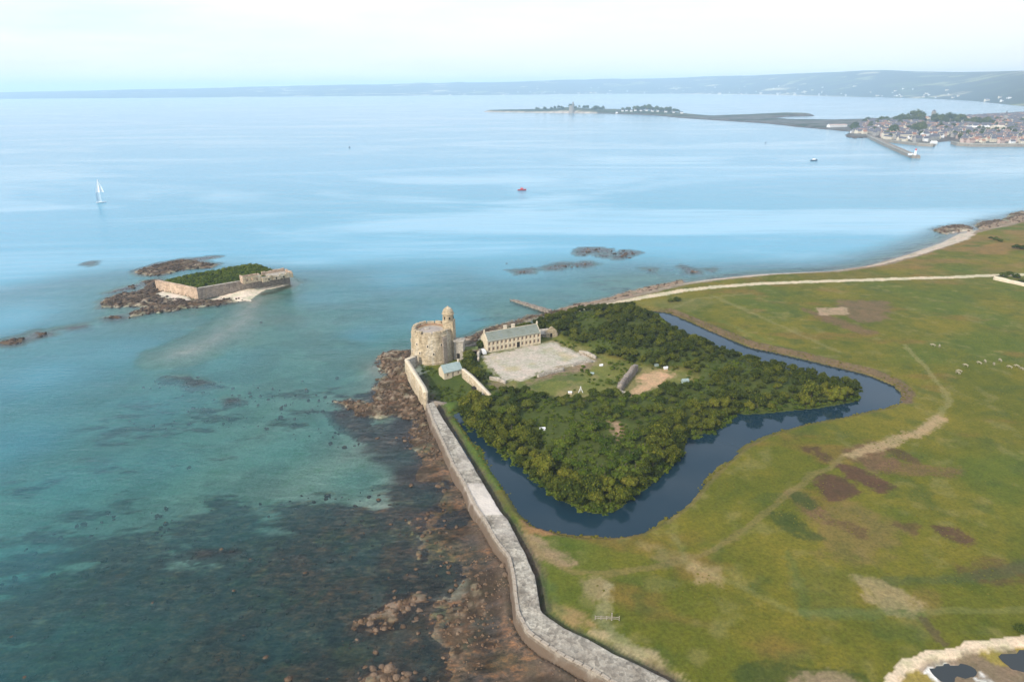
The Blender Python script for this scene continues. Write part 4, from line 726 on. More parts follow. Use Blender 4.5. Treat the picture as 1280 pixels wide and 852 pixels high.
blob('white_shelter', 678, 533.5, 8.0, (1.2, .6, 1.5), M_WHITE, 'white lid among the treetops on the left of the bastion scrub', 'shelter', .1)
blob('white_shelter', 759.5, 509.5, 7.5, (.9, .5, 1.3), M_PALE, 'cream box among the scrub below the sandy ramp', 'shelter', .1)
A = pix(725.7, 487, 4.5); tr_ = thing('trestle', 'white three legged trestle on the bastion grass', 'trestle', (A.x, A.y, float(gz(np.array([A.x]), np.array([A.y]))[0])))
for k in range(3): a = R(90 + 120 * k); b = MB(); b.tube((1.1 * math.cos(a), 1.1 * math.sin(a), 0), (0, 0, 2.2), .13, 5); b.obj('leg', M_WHITE, tr_)
b = MB(); b.lathe([(.25, 2.1), (.25, 2.6), (0, 2.7)], 8); b.obj('cap', M_WHITE, tr_)
# van
A = pix(604.8, 441.5, 4.0); vn_ = thing('parked_van', 'small white van parked at the left gable of the barracks', 'van', (A.x - .3, A.y, 4.0), R(115))
b = MB(); b.prism([(-2.2, -.9), (2.2, -.9), (2.2, .9), (-2.2, .9)], .35, 1.15); b.box((-.35, 0, 1.6), (3.5, 1.7, .95), 0, .9); b.obj('body', M_WHITE, vn_)
b = MB(); b.box((1.42, 0, 1.55), (.12, 1.45, .6)); b.obj('windscreen', M_GLASS, vn_)
for xx in (-1.4, 1.4):
    for yy in (-.85, .85): b = MB(); b.tube((xx, yy - .12, .35), (xx, yy + .12, .35), .35, 12); b.obj('wheel', M_RUBBER, vn_)
# wooden field gate in the foreground meadow
A = pix(744, 772, 4.0); B_ = pix(774, 773, 4.0); ga = math.atan2(B_.y - A.y, B_.x - A.x); GL_ = (B_ - A).length; z0 = float(gz(np.array([A.x]), np.array([A.y]))[0])
fg = thing('field_fence', 'short pale wooden rail fence with a tall gatepost across the foreground track', 'fence', (A.x, A.y, z0), ga)
for k, (f, hh, ww) in enumerate([(0, 1.2, .16), (.24, 1.25, .16), (.48, 1.2, .16), (.69, 2.1, .28), (1.0, 1.3, .18)]): b = MB(); b.box((GL_ * f, 0, hh / 2 - .2), (ww, ww, hh + .4)); b.obj('post', M_WOOD, fg)
for zz in (.55, 1.05): b = MB(); b.box((GL_ / 2, -.12, zz), (GL_, .06, .16)); b.obj('rail', M_WOOD, fg)
# groyne running out from the beach
A = pix(640, 374, .5); B_ = pix(688, 388, 1.6); d = B_ - A; gr_ = thing('groyne', 'dark stone groyne sloping off the north beach into the bay', 'groyne', (A.x, A.y, 0), math.atan2(d.y, d.x)); GLn = math.hypot(d.x, d.y)
b = MB(); nseg = 14
for k in range(nseg):
    x0 = GLn * k / nseg; x1 = GLn * (k + 1) / nseg - .1; zz = .45 + 1.3 * k / nseg + .1 * (k % 3); b.box(((x0 + x1) / 2, .2 * math.sin(k * 2.1), zz / 2 - .6), (x1 - x0, 3.4 + .3 * (k % 2), zz + 1.2), 0, .86)
b.obj('masonry', M_STONE_D, gr_)
for k in range(0, nseg, 2): b = MB(); b.tube((GLn * k / nseg, -1.6, -.5), (GLn * k / nseg, -1.6, 1.5 + 1.2 * k / nseg), .16, 6); b.obj('post', M_WOOD, gr_)
# ================================================================ the fort on its islet
isl = W([(195.6, 361.5), (248, 372.5), (363, 352), (316, 338)], 1.0)
fort = thing('islet_fort', 'low walled fort on a rocky islet, its inside overgrown with green scrub', 'fort', (*isl.mean(0), 1.0))
ic = isl.mean(0)
M_STONE_P = mat('pinkish_tan_masonry', (.40, .28, .19), (.50, .37, .26), .3, .9, .4, 2.0, True, blocks=.8)
for k, m_ in enumerate((M_STONE_P, M_STONE_D, M_STONE_G, M_STONE_D)):
    a = isl[k] - ic; c = isl[(k + 1) % 4] - ic; d = c - a; Ln = np.hypot(*d); u = d / Ln; n_ = np.array([-u[1], u[0]]) * 1.5; hh = 6.0 if k < 2 else 4.6
    ns_ = int(Ln / 3); b = MB(); prev = None
    b.prism([tuple(a + u * .0), tuple(c - u * .0), tuple(c - u * 1.6 + n_), tuple(a + u * 1.6 + n_)], -2, hh); b.obj('rampart_wall', m_, fort)
    b = MB(); o_ = -n_ / 1.5 * .15; b.prism([tuple(a + o_ + u * .1), tuple(c + o_ - u * .1), tuple(c - u * 1.8 + n_), tuple(a + u * 1.8 + n_)], hh + .003, hh + .4); b.obj('coping', M_STONE_G if k else M_STONE_P, fort)
rq = pix(316, 352, 7.0); u = (isl[2] - isl[1]) / np.hypot(*(isl[2] - isl[1])); ra = math.atan2(u[1], u[0])
rb = thing('fort_gatehouse', 'roofless tan gatehouse ruin with window gaps on the front wall of the islet fort', 'ruin', (rq.x, rq.y, 6.4), ra)
hol = [(2.0, 3.4, 1.4, 3.4), (5.0, 6.4, 1.4, 3.4), (8.5, 9.5, 1.0, 3.0)]; b = facade(12, 4.6, hol, .7); b.b.verts.ensure_lookup_table()
for v in b.b.verts: v.co.x -= 6
b.obj('front_wall', M_STONE, rb); b = MB(); b.box((-5.65, 3.2, 2.4), (.7, 5.8, 4.8)); b.box((5.65, 3.2, 2.0), (.7, 5.8, 4.0)); b.box((-.4, 6.5, 2.0), (11, .7, 4.0)); b.box((1.5, 3.2, 1.6), (.6, 5.4, 3.2)); b.obj('side_wall', M_STONE_P, rb)
rq = pix(346, 347, 7.0); eb = thing('fort_bastion', 'crumbling stone bastion block at the right hand end of the islet fort', 'ruin', (rq.x, rq.y, 6.4), ra)
b = MB(); q = random.Random(4)
for k in range(9): b.box((-9 + k * 2.3, -1.2 + q.uniform(-.2, .2), 1.2 + q.uniform(-.3, .5)), (2.25, 1.4, 2.6 + q.uniform(-.4, .9)))
b.obj('parapet', M_STONE, eb); b = MB(); b.box((2.5, 5.5, .9), (13, 10, 1.8)); b.obj('terreplein', M_STONE_G, eb); b = MB()
for k in range(6): b.box((-5 + k * 2.6, 10.2, 1.6 + q.uniform(-.3, .5)), (2.55, 1.2, 3.2 + q.uniform(-.4, .9)))
for k in range(4): b.box((9.8, 0 + k * 2.5, 1.5 + q.uniform(-.3, .4)), (1.2, 2.45, 3 + q.uniform(-.3, .8)))
b.obj('outer_parapet', M_STONE_P, eb)
for xx in (-6, -1, 4): b = MB(); b.box((xx, -1.95, .9), (.9, .25, 1.1)); b.obj('embrasure', M_DARK, eb)
# ================================================================ foliage
def leaf_mat(name, c1, c2, c3, rnd=.25):
    m = bpy.data.materials.new(name); m.use_nodes = True; t = m.node_tree; t.nodes.clear(); L = t.links.new
    out = N(t, 'ShaderNodeOutputMaterial'); g = N(t, 'ShaderNodeObjectInfo'); at = N(t, 'ShaderNodeAttribute', attribute_name='tone')
    wn = N(t, 'ShaderNodeMath', operation='ADD'); L(at.outputs['Fac'], wn.inputs[0])
    sc = N(t, 'ShaderNodeMapRange'); sc.inputs[3].default_value = -rnd; sc.inputs[4].default_value = rnd; L(g.outputs['Random'], sc.inputs[0]); L(sc.outputs[0], wn.inputs[1])
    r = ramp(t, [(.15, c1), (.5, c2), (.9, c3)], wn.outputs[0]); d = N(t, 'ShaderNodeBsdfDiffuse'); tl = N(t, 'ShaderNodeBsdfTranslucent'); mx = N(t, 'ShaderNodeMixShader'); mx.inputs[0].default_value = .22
    L(r.outputs[0], d.inputs[0]); L(r.outputs[0], tl.inputs[0]); L(d.outputs[0], mx.inputs[1]); L(tl.outputs[0], mx.inputs[2]); L(mx.outputs[0], out.inputs[0]); return m
M_LEAF = leaf_mat('scrub_foliage', (.036, .050, .009), (.118, .130, .015), (.250, .220, .032))
M_LEAFD = leaf_mat('dark_foliage', (.034, .052, .010), (.088, .108, .016), (.165, .165, .028))
M_LEAFG = leaf_mat('fresh_green_foliage', (.042, .070, .010), (.095, .130, .015), (.160, .180, .024))
M_TUSS = leaf_mat('rough_grass', (.12, .12, .018), (.17, .155, .025), (.25, .21, .05))
M_BARK = mat('grey_brown_bark', (.12, .09, .06), (.07, .055, .04), 3, .9, .3)
def crown_np(rad, hgt, n, leaf, lumps=7, seed=0, base=.25, flat=1.0):
    """leaf-sized quads clothing several overlapping lobes, plus a ragged inner core; z=0 is the ground"""
    r = np.random.default_rng(seed); V = []; F = []; T = []
    C_ = [np.array([0, 0, hgt * .62])]; Rr = [rad * .62]
    for i in range(lumps):
        a = 2 * math.pi * (i + r.uniform(-.3, .3)) / lumps; d = rad * r.uniform(.42, .66); C_.append(np.array([d * math.cos(a), d * math.sin(a), hgt * r.uniform(base + .12, .70)])); Rr.append(rad * r.uniform(.32, .50))
    C_ = np.array(C_); Rr = np.array(Rr); k = r.choice(len(C_), n, p=Rr ** 2 / (Rr ** 2).sum())
    u = r.normal(size=(n, 3)); u[:, 2] = np.abs(u[:, 2]) * 1.0 - .35; u /= np.linalg.norm(u, axis=1)[:, None]
    c = C_[k] + u * Rr[k][:, None] * r.uniform(.72, 1.08, (n, 1)) * np.array([1, 1, flat]); c[:, 2] = np.clip(c[:, 2], .15, None)
    nn = u + r.normal(size=(n, 3)) * .45; nn /= np.linalg.norm(nn, axis=1)[:, None]
    a = np.cross(nn, r.normal(size=(n, 3))); a /= np.linalg.norm(a, axis=1)[:, None]; b_ = np.cross(nn, a); s = leaf * r.uniform(.6, 1.3, (n, 1))
    V = np.stack([c - a * s, c - b_ * s * .8, c + a * s, c + b_ * s * .8], 1).reshape(-1, 3); F = np.arange(4 * n).reshape(n, 4)
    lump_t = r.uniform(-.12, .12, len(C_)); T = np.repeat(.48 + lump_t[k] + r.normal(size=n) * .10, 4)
    # inner cores
    me = bmesh.new(); bmesh.ops.create_icosphere(me, subdivisions=1, radius=1.0); iv = np.array([v.co[:] for v in me.verts]); fi = np.array([[v.index for v in f.verts] for f in me.faces]); me.free()
    off = len(V); VV = [V]; FF = [F]; TT = [T]
    for cc_, rr_ in zip(C_, Rr):
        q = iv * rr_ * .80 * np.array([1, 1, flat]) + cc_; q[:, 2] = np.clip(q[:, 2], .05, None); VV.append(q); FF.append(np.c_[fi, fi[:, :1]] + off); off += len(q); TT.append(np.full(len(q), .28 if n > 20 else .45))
    return np.vstack(VV), FF, np.concatenate(TT)
def mesh_mixed(name, V, FF, T, m):
    faces = []
    me = bpy.data.meshes.new(name); quads = FF[0]; tris = np.vstack([f[:, :3] for f in FF[1:]]) if len(FF) > 1 else np.zeros((0, 3), int)
    nl = quads.size + tris.size; me.vertices.add(len(V)); me.vertices.foreach_set('co', V.astype(np.float32).ravel()); me.loops.add(nl); me.loops.foreach_set('vertex_index', np.concatenate([quads.ravel(), tris.ravel()]).astype(np.int32))
    ls = np.concatenate([np.arange(len(quads)) * 4, quads.size + np.arange(len(tris)) * 3]).astype(np.int32); me.polygons.add(len(ls)); me.polygons.foreach_set('loop_start', ls); me.update(calc_edges=True)
    a = me.attributes.new('tone', 'FLOAT', 'POINT'); a.data.foreach_set('value', T.astype(np.float32)); me.materials.append(m); return me
KIND = {}
def proto(key, *a, m=None, **k):
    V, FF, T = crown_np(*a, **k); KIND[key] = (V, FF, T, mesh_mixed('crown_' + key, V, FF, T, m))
for i in range(5): proto('tree%d' % i, 3.0 + .25 * (i % 3), 5.2 + .5 * (i % 2), 520, .26, m=M_LEAF, seed=10 + i, lumps=6 + i % 3)
for i in range(3): proto('dark%d' % i, 3.0, 4.6, 460, .26, m=M_LEAFD, seed=30 + i, lumps=7)
for i in range(3): proto('low%d' % i, 2.6, 2.4, 360, .24, m=M_LEAFG, seed=50 + i, lumps=7, flat=.8)
TK = MB(); TK.tube((0, 0, -.8), (.1, .05, 1.6), .20, 6, .15); TK.tube((.1, .05, 1.5), (.9, .3, 3.0), .13, 5, .05); TK.tube((.1, .05, 1.5), (-.7, .5, 3.2), .12, 5, .05); TK.tube((.1, .05, 1.5), (.0, -.8, 3.1), .11, 5, .04)
TRUNK = TK.mesh('trunk', M_BARK)
def poisson(poly, rmin, n, seed, test=None, existing=None):
    r = np.random.default_rng(seed); lo = poly.min(0); hi = poly.max(0); Q = r.uniform(lo, hi, (n, 2)); Q = Q[sdf(Q, poly, 5) > 0]
    if test is not None: Q = Q[test(Q)]
    keep = []; cell = {}; 
    for q in Q:
        k = (int(q[0] // rmin), int(q[1] // rmin)); ok = True
        for i in (-1, 0, 1):
            for j in (-1, 0, 1):
                for p_ in cell.get((k[0] + i, k[1] + j), ()):
                    if (p_[0] - q[0]) ** 2 + (p_[1] - q[1]) ** 2 < rmin * rmin: ok = False
        if ok: cell.setdefault(k, []).append(q); keep.append(q)
    return np.array(keep).reshape(-1, 2)
BARE = [W([(757, 533), (777, 534), (782, 548), (774, 560), (762, 550)], 7.0), W([(785, 470), (800, 460), (830, 457), (850, 463), (830, 478), (800, 492), (778, 492)], 6)]
def t_ok(Q):
    k = (sdf(Q, BAST, 5) > -1.0) & (sdf(Q, CLEAR, 20) < .5) & (sdf(Q, COURT, 20) < -6)
    k &= ~((sdf(Q, BAST, 30) > 11) & (fbm(Q[:, 0], Q[:, 1], 13, 3, 301) > .575))
    for bb in BARE: k &= sdf(Q, bb, 6) < -1.0
    k &= (pdist(Q, ROAD, 20) > 5) & (sdf(Q, GARDEN, 8) < -3) & (pdist(Q, W([(574, 470), (579, 477), (590, 487), (613, 506)], 1.0), 12) > 4.0)
    for o_ in ((689, 421), (681, 422), (640, 436), (670, 430)): c_ = pix(*o_, 4.0); k &= np.hypot(Q[:, 0] - c_.x, Q[:, 1] - c_.y) > 6.5
    return k
def grow(pl, d):
    c = pl.mean(0); v = pl - c; return c + v * (1 + d / np.linalg.norm(v, axis=1))[:, None]
TQ = poisson(grow(BAST, 1.2), 3.4, 40000, 3, t_ok)
sbq = sdf(TQ, BAST, 60); du = np.hypot(TQ[:, 0], TQ[:, 1])
north = sdf(TQ, W([(660, 380), (850, 380), (880, 440), (820, 470), (740, 446), (690, 430), (660, 425)], 5), 5) > 0
smoothc = sdf(TQ, W([(690, 538), (745, 528), (800, 535), (815, 570), (775, 605), (735, 610), (695, 575)], 7), 5) > 0
NRT = pdist(TQ, W([(826, 394), (868, 419), (940, 449), (1040, 478), (1066, 486)], 2), 40)
order = np.argsort(du + 0.6 * (sbq > 12) * 40); NT = len(TQ)
groups_t = {'tip': ('rounded tree crowding the bastion tip above the moat', 'trees on the bastion tip'), 'west': ('leafy tree on the bastion bank facing the sea wall', 'trees on the west bank of the bastion'),
            'east': ('bushy tree on the bastion bank by the wide moat arm', 'trees on the east bank of the bastion'), 'lobe': ('tree on the pointed wooded lobe reaching into the moat', 'trees on the eastern lobe'),
            'mid': ('low dense green bush covering the crown of the bastion', 'bushes on the crown of the bastion'), 'north': ('thicket tree between courtyard and narrow moat arm', 'trees of the northern thicket')}
roots = {}; rest = []; cnt = 0
rr = np.random.default_rng(9)
for rank, i in enumerate(order):
    q = TQ[i]; z = float(gz(q[:1], q[1:])[0]); ph = pix(740, 640, 2)
    if smoothc[i] : kk = 'low%d' % rr.integers(3); g = 'mid'; sc = rr.uniform(.95, 1.35)
    elif north[i]: kk = ('dark%d' % rr.integers(3)) if rr.random() < .55 else 'tree%d' % rr.integers(5); g = 'north'; sc = rr.uniform(.62, .95)
    else:
        edge = sbq[i] < 9; kk = 'tree%d' % rr.integers(5) if (edge or rr.random() < .5) else 'dark%d' % rr.integers(3); sc = (rr.uniform(.55, 1.05) if rr.random() < .7 else rr.uniform(1.0, 1.4)) * (1.0 if edge else .72)
        if q[0] > 90 and q[1] > 215: g = 'lobe' if q[0] > 120 or q[1] > 225 else 'east'
        elif q[1] < 195: g = 'tip'
        elif q[0] < 45: g = 'west'
        else: g = 'east'
        if not edge and g != 'lobe': g = 'mid'; kk = ('low%d' if rr.random() < .35 else 'dark%d') % rr.integers(3)
    if NRT[i] < 14: sc *= .68
    rz = rr.uniform(0, 6.28); s3 = (sc, sc, sc * rr.uniform(.85, 1.15))
    if sbq[i] < 3.5: s3 = (sc, sc, s3[2])
    lb_, gp_ = groups_t[g]
    if g == 'mid':
        where_ = 'on the bare topped front of the bastion' if q[1] < 205 else ('on the left shoulder of the bastion below the courtyard' if q[0] < 40 else ('between the sandy ramp and the front of the bastion' if q[0] < 75 else 'on the right shoulder of the bastion'))
        what_ = 'low fresh green bush' if kk[0] == 'l' else 'dense dark green bushy tree'; lb_ = what_ + ' ' + where_; gp_ = what_ + ' group ' + where_
    else:
        what_ = {'t': 'yellow green', 'd': 'dark', 'l': 'low'}[kk[0]]; lb_ = lb_ + ', ' + what_ + ' crown'; gp_ = gp_ + ', ' + what_
        if sc > 1.2: lb_ = 'large ' + lb_; gp_ = 'large ' + gp_
    if cnt < 275:
        key = (kk,)
        if kk not in roots:
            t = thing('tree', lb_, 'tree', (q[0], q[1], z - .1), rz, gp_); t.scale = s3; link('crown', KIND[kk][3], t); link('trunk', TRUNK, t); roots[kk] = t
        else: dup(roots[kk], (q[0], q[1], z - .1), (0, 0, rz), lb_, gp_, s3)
        cnt += 1
    else: rest.append((kk, q[0], q[1], z - .1, rz, s3))
print('trees', NT, 'rest', len(rest))
def stuff_foliage(name, items, m, thin=1):
    VV = []; QQ = []; TR = []; TT = []; off = 0
    for kk, x_, y_, z_, rz, s3 in items:
        V, FF, T, _ = KIND[kk]; c, s = math.cos(rz), math.sin(rz); q = V * np.array(s3); q = np.c_[q[:, 0] * c - q[:, 1] * s + x_, q[:, 0] * s + q[:, 1] * c + y_, q[:, 2] + z_]
        VV.append(q); QQ.append(FF[0][::thin] + off); TR += [f[:, :3] + off for f in FF[1:]]; TT.append(T + rr.uniform(-.2, .2)); off += len(V)
    me = mesh_mixed(name, np.vstack(VV), [np.vstack(QQ)] + [np.vstack(TR)], np.concatenate(TT), m); o = link(name, me); o['kind'] = 'stuff'; return o
stuff_foliage('bastion_scrub', rest, M_LEAF, 1)
# undergrowth that fringes banks, garden and clearing: one mass of low clumps
und = []
proto('tuft0', 1.0, 1.0, 60, .20, m=M_LEAFG, seed=70, lumps=4, flat=.8); proto('tuft1', 1.2, .9, 60, .22, m=M_LEAFG, seed=71, lumps=4, flat=.7)
for q in poisson(BAST, 1.9, 16000, 5, lambda Q: (((sdf(Q, CLEAR, 8) > -2) & (fbm(Q[:, 0], Q[:, 1], 8, 3, 52) > .60)) | ((sdf(Q, BAST, 30) > 9) & (fbm(Q[:, 0], Q[:, 1], 13, 3, 301) > .55) & (fbm(Q[:, 0], Q[:, 1], 5, 3, 302) > .42) & (sdf(Q, CLEAR, 8) < 1))) & (sdf(Q, COURT, 8) < -1) & (sdf(Q, BARE[1], 8) < -1)): und.append((q, rr.uniform(.6, 1.3)))
for q in poisson(grow(BAST, 3), 1.5, 30000, 8, lambda Q: (sdf(Q, BAST, 12) > -1.3) & (sdf(Q, BAST, 12) < 3.0) & (sdf(Q, MOAT, 8) > 0) & (sdf(Q, CLEAR, 8) < -1)): und.append((q, rr.uniform(1.0, 1.9)))
for q in poisson(GARDEN, 1.8, 4000, 6, lambda Q: (fbm(Q[:, 0], Q[:, 1], 6, 3, 91) > .5) & (np.hypot(Q[:, 0] - hs.location.x - 4, Q[:, 1] - hs.location.y) > 9)): und.append((q, rr.uniform(.5, 1.1)))
for q in poisson(ISLE, 1.9, 9000, 7, lambda Q: sdf(Q, ISLE, 8) > 1.8):
    if math.hypot(q[0] - eb.location.x, q[1] - eb.location.y) > 11 and math.hypot(q[0] - rb.location.x, q[1] - rb.location.y - 2) > 6: und.append((q, rr.uniform(1.2, 2.2)))
stuff_foliage('undergrowth', [('tuft%d' % rr.integers(2), q[0], q[1], float(gz(q[:1], q[1:])[0]) - .1, rr.uniform(0, 6.28), (s, s, s * rr.uniform(.7, 1.2))) for q, s in und], M_LEAFG)
tus = []
MEAD = W([(640, 660), (700, 800), (900, 900), (1400, 860), (1400, 420), (1140, 380), (900, 380), (1135, 490), (1115, 520), (1000, 545), (905, 590), (830, 665), (730, 685)], 3.8)
for q in poisson(MEAD, 1.3, 60000, 401, lambda Q: (fbm(Q[:, 0], Q[:, 1], 16, 4, 402) > .54) & (sdf(Q, MOAT, 8) < -1) & (sdf(Q, POOLS, 8) < 0) & (Q[:, 1] < 330))[:5200]: tus.append((q, rr.uniform(.2, .45)))
for q in poisson(grow(MOAT, 4), 1.2, 60000, 403, lambda Q: (np.abs(sdf(Q, MOAT, 8)) < 1.1) & (sdf(Q, BAST, 8) < -3) & (fbm(Q[:, 0], Q[:, 1], 9, 3, 404) > .42)): tus.append((q, rr.uniform(.45, .95)))
proto('wisp0', 1.0, .8, 16, .24, m=M_LEAF, seed=72, lumps=2, flat=.8); proto('wisp1', 1.1, .7, 14, .26, m=M_LEAF, seed=73, lumps=2, flat=.7)
stuff_foliage('meadow_tussocks', [('wisp%d' % rr.integers(2), q[0], q[1], float(gz(q[:1], q[1:])[0]) - .05, rr.uniform(0, 6.28), (s, s, s * .6)) for q, s in tus], M_TUSS)
print('tussocks', len(tus))
# bushes at the right hand edge and in the meadow
bush_spots = [(1255, 346, 1.1, 'dark bush by the pale wall at the right end of the road'), (1262, 344, 1.0, 'second dark bush by the pale wall at the road end'), (1248, 348, .7, 'small bush left of the pale field wall'), (1270, 347, 1.0, 'bush behind the pale field wall'), (1277, 352, .9, 'rightmost bush behind the pale field wall'),
              (1244, 300, 1.0, 'green bush on the heath left of the dark thicket'), (1250, 302, .9, 'green bush on the heath between two others'), (1238, 298, .7, 'grey green bush on the heath below the beach rocks'), (1270, 311, 1.3, 'dark thicket bush on the heath at the right edge'), (1280, 312, 1.3, 'dark thicket bush cut by the right edge of the heath'),
              (846, 376, .9, 'dark bush on the grass by the northern moat end'), (838, 377, .8, 'low dark bush left of the northern moat end'), (1277, 787, .7, 'small dark bush on the bank of the saltpans')]
for px_, py_, sc, lb in bush_spots:
    A = pix(px_, py_, 3.8); kk = 'dark%d' % rr.integers(3); o = thing('bush', lb, 'bush', (A.x, A.y, float(gz(np.array([A.x]), np.array([A.y]))[0]) - .2), rr.uniform(0, 6)); o.scale = (sc, sc * .9, sc * .65); link('crown', KIND[kk][3], o)
# ================================================================ rocks and boulders
M_ROCK = mat('weedy_brown_rock', (.06, .034, .018), (.125, .075, .04), .9, .8, .7, 3, False, (.22, .155, .10), island=.35)
M_ROCKP = mat('pale_boulder', (.085, .05, .028), (.20, .135, .085), 1.3, .85, .8, 4, False, (.07, .04, .02), island=.2)
M_ROCKD = mat('dark_reef_rock', (.040, .028, .020), (.085, .058, .04), .6, .85, .5, 2.5, False, (.14, .10, .07), island=.3)
def rock_np(seed, sub=2):
    b_ = bmesh.new(); bmesh.ops.create_icosphere(b_, subdivisions=sub, radius=1.0); V = np.array([v.co[:] for v in b_.verts]); F = np.array([[v.index for v in f.verts] for f in b_.faces]); b_.free(); r = np.random.default_rng(seed)
    for _ in range(9):
        d = r.normal(size=3); d /= np.linalg.norm(d); k = r.uniform(.55, .9); pr = V @ d; V = V - np.outer(np.maximum(pr - k, 0) * .85, d)
    V += (np.array([vn(V[:, 0] * 3 + 5, V[:, 1] * 3 + V[:, 2] * 2, seed)]).T - .5) * .18; V[:, 2] *= .72; return V, F
RK = [rock_np(100 + i) for i in range(6)]; RKL = [rock_np(100 + i, 1) for i in range(6)]
RM = {m.name: [mesh_np('boulder', V, F, m) for V, F in RK] for m in (M_ROCK, M_ROCKP, M_ROCKD)}
def put_rock(a, b_, s, m, label, group, zoff=-.2, zz=None):
    A = pix(a, b_, .3); z = float(gz(np.array([A.x]), np.array([A.y]))[0]) if zz is None else zz
    o = link('boulder', RM[m.name][rr.integers(6)], None, (A.x, A.y, max(z, -.45) + zoff * s), (rr.uniform(-.3, .3), rr.uniform(-.3, .3), rr.uniform(0, 6.28))); o.scale = (s * rr.uniform(.8, 1.25), s * rr.uniform(.7, 1.1), s * rr.uniform(.7, 1.1)); return tag(o, label, 'boulder', group)
for a, b_, s, m, lb in [(462, 778, 1.5, M_ROCKP, 'big pale leaning boulder at the left end of the boulder bed'), (440, 787, 1.3, M_ROCKP, 'upright pale boulder left of the boulder bed'), (446, 798, 1.2, M_ROCKP, 'pale boulder just below the upright one at the bed\'s left end'), (470, 786, 1.1, M_ROCKP, 'round pale boulder in the middle of the boulder bed'), (480, 784, .9, M_ROCKP, 'smaller boulder right of the round pale one'),
                        (492, 762, 1.0, M_ROCKP, 'pale flat boulder at the top of the boulder bed'), (466, 833, 1.8, M_ROCKP, 'biggest smooth boulder near the bottom edge'), (487, 834, 1.7, M_ROCKP, 'big grey brown boulder right of the biggest smooth one'), (495, 845, 1.3, M_ROCKP, 'boulder below the pair of biggest ones'), (480, 846, 1.2, M_ROCK, 'brown boulder between and below the two biggest'),
                        (277, 684, 1.8, M_ROCK, 'lone rounded brown rock standing in the shallows'), (155, 695, 1.1, M_ROCK, 'lone brown rock far left in the dark weed'), (314, 697, 1.1, M_ROCK, 'brown rock right of the lone rounded one'), (246, 682, .9, M_ROCKP, 'pale washed rock left of the lone rounded one'), (234, 728, .9, M_ROCK, 'small rock breaking the surface below the lone rounded one'), (556, 612, 1.6, M_ROCK, 'rust brown rock near the foot of the sea wall'), (548, 606, 1.3, M_ROCK, 'brown rock touching the rust brown one by the wall'),
                        (558, 665, .7, M_ROCKP, 'small cream stone standing alone on the wet foreshore'), (236, 581, .9, M_ROCK, 'orange brown rock alone in the pale turquoise shallows'), (247, 469, .8, M_ROCK, 'small brown rock farthest left on the shelf'), (274, 480, .7, M_ROCK, 'small brown rock right of the farthest left one'), (282, 502, .9, M_ROCK, 'left rock of the trio in the shallows'), (296, 498, 1.0, M_ROCK, 'middle rock of the trio in the shallows'), (313, 493, .8, M_ROCK, 'right rock of the trio in the shallows'),
                        (421, 470, 1.1, M_ROCK, 'brown rock off the round tower'), (383, 486, 1.3, M_ROCK, 'larger rock left of the round tower'), (378, 474, .7, M_ROCK, 'small rock behind the larger one left of the tower'), (385, 513, .9, M_ROCK, 'rock left of the tower\'s rocky spit'), (111, 329, 2.0, M_ROCKD, 'lone dark rock left of the islet fort'), (326, 401, .9, M_ROCKD, 'tiny dark rock on the islet\'s sandbar'),
                        (628, 712, 1.3, M_ROCKP, 'pale heap stone against the sea wall foot'), (632, 722, 1.2, M_ROCKP, 'second pale heap stone against the sea wall foot'), (625, 702, 1.0, M_ROCKP, 'topmost pale heap stone against the sea wall foot')]:
    put_rock(a, b_, s, m, lb, None)
tot = 0
def scatter_rocks(poly, n, smin, smax, mats, label, group, seed, zoff=-.15):
    global tot
    q = np.array(poly, float); r = np.random.default_rng(seed); k = 0
    while k < n:
        c = r.uniform(q.min(0), q.max(0))[None]
        if sdf(c, q, 5)[0] < 0: continue
        put_rock(c[0, 0], c[0, 1], r.uniform(smin, smax) ** 1.0, mats[r.integers(len(mats))], label, group, zoff); k += 1; tot += 1
scatter_rocks([(440, 790), (450, 765), (480, 750), (515, 735), (540, 745), (520, 775), (490, 795), (465, 800)], 42, .45, 1.1, [M_ROCKP, M_ROCK, M_ROCK], 'brown boulder in the tight bed of boulders in the foreground shallows', 'boulders of the foreground bed', 1)
scatter_rocks([(425, 860), (450, 830), (475, 815), (510, 822), (545, 852), (540, 870)], 34, .5, 1.2, [M_ROCKP, M_ROCK, M_ROCK], 'brown boulder in the heap at the bottom edge of the shallows', 'boulders of the bottom heap', 2)
scatter_rocks([(545, 790), (575, 745), (600, 715), (618, 740), (612, 790), (580, 815)], 30, .4, .9, [M_ROCK], 'rusty weed covered rock on the wet foreshore below the wall bend', 'rocks of the wet foreshore', 3)
scatter_rocks([(225, 690), (262, 678), (300, 684), (318, 694), (386, 690), (380, 702), (290, 704)], 18, .45, .9, [M_ROCK], 'brown weedy rock in the row of rocks left of centre in the shallows', 'rocks of the weedy row', 4)
scatter_rocks([(470, 452), (490, 440), (512, 440), (508, 455), (500, 470), (480, 466)], 40, .5, 1.3, [M_ROCK, M_ROCKD, M_ROCKP], 'brown shore rock on the point left of the round tower', 'rocks on the tower point', 5, .1)
scatter_rocks([(470, 470), (504, 466), (528, 506), (545, 535), (524, 524), (480, 518), (420, 506), (440, 500), (465, 500), (478, 488)], 62, .45, 1.3, [M_ROCK, M_ROCKP, M_ROCK], 'brown shore rock on the rocky spit beneath the tall curtain wall', 'rocks on the spit below the curtain wall', 6, .1)
scatter_rocks([(495, 545), (520, 535), (550, 552), (566, 590), (540, 575), (505, 560)], 26, .4, .9, [M_ROCK, M_ROCKP], 'rock in the patch where the sea wall meets the rocky spit', 'rocks at the head of the sea wall', 7, .1)
scatter_rocks([(683, 334), (713, 329), (745, 328), (735, 334), (700, 337)], 14, 1.0, 2.3, [M_ROCKD], 'dark rock of the nearer row in the bay reef', 'rocks of the nearer reef row', 8)
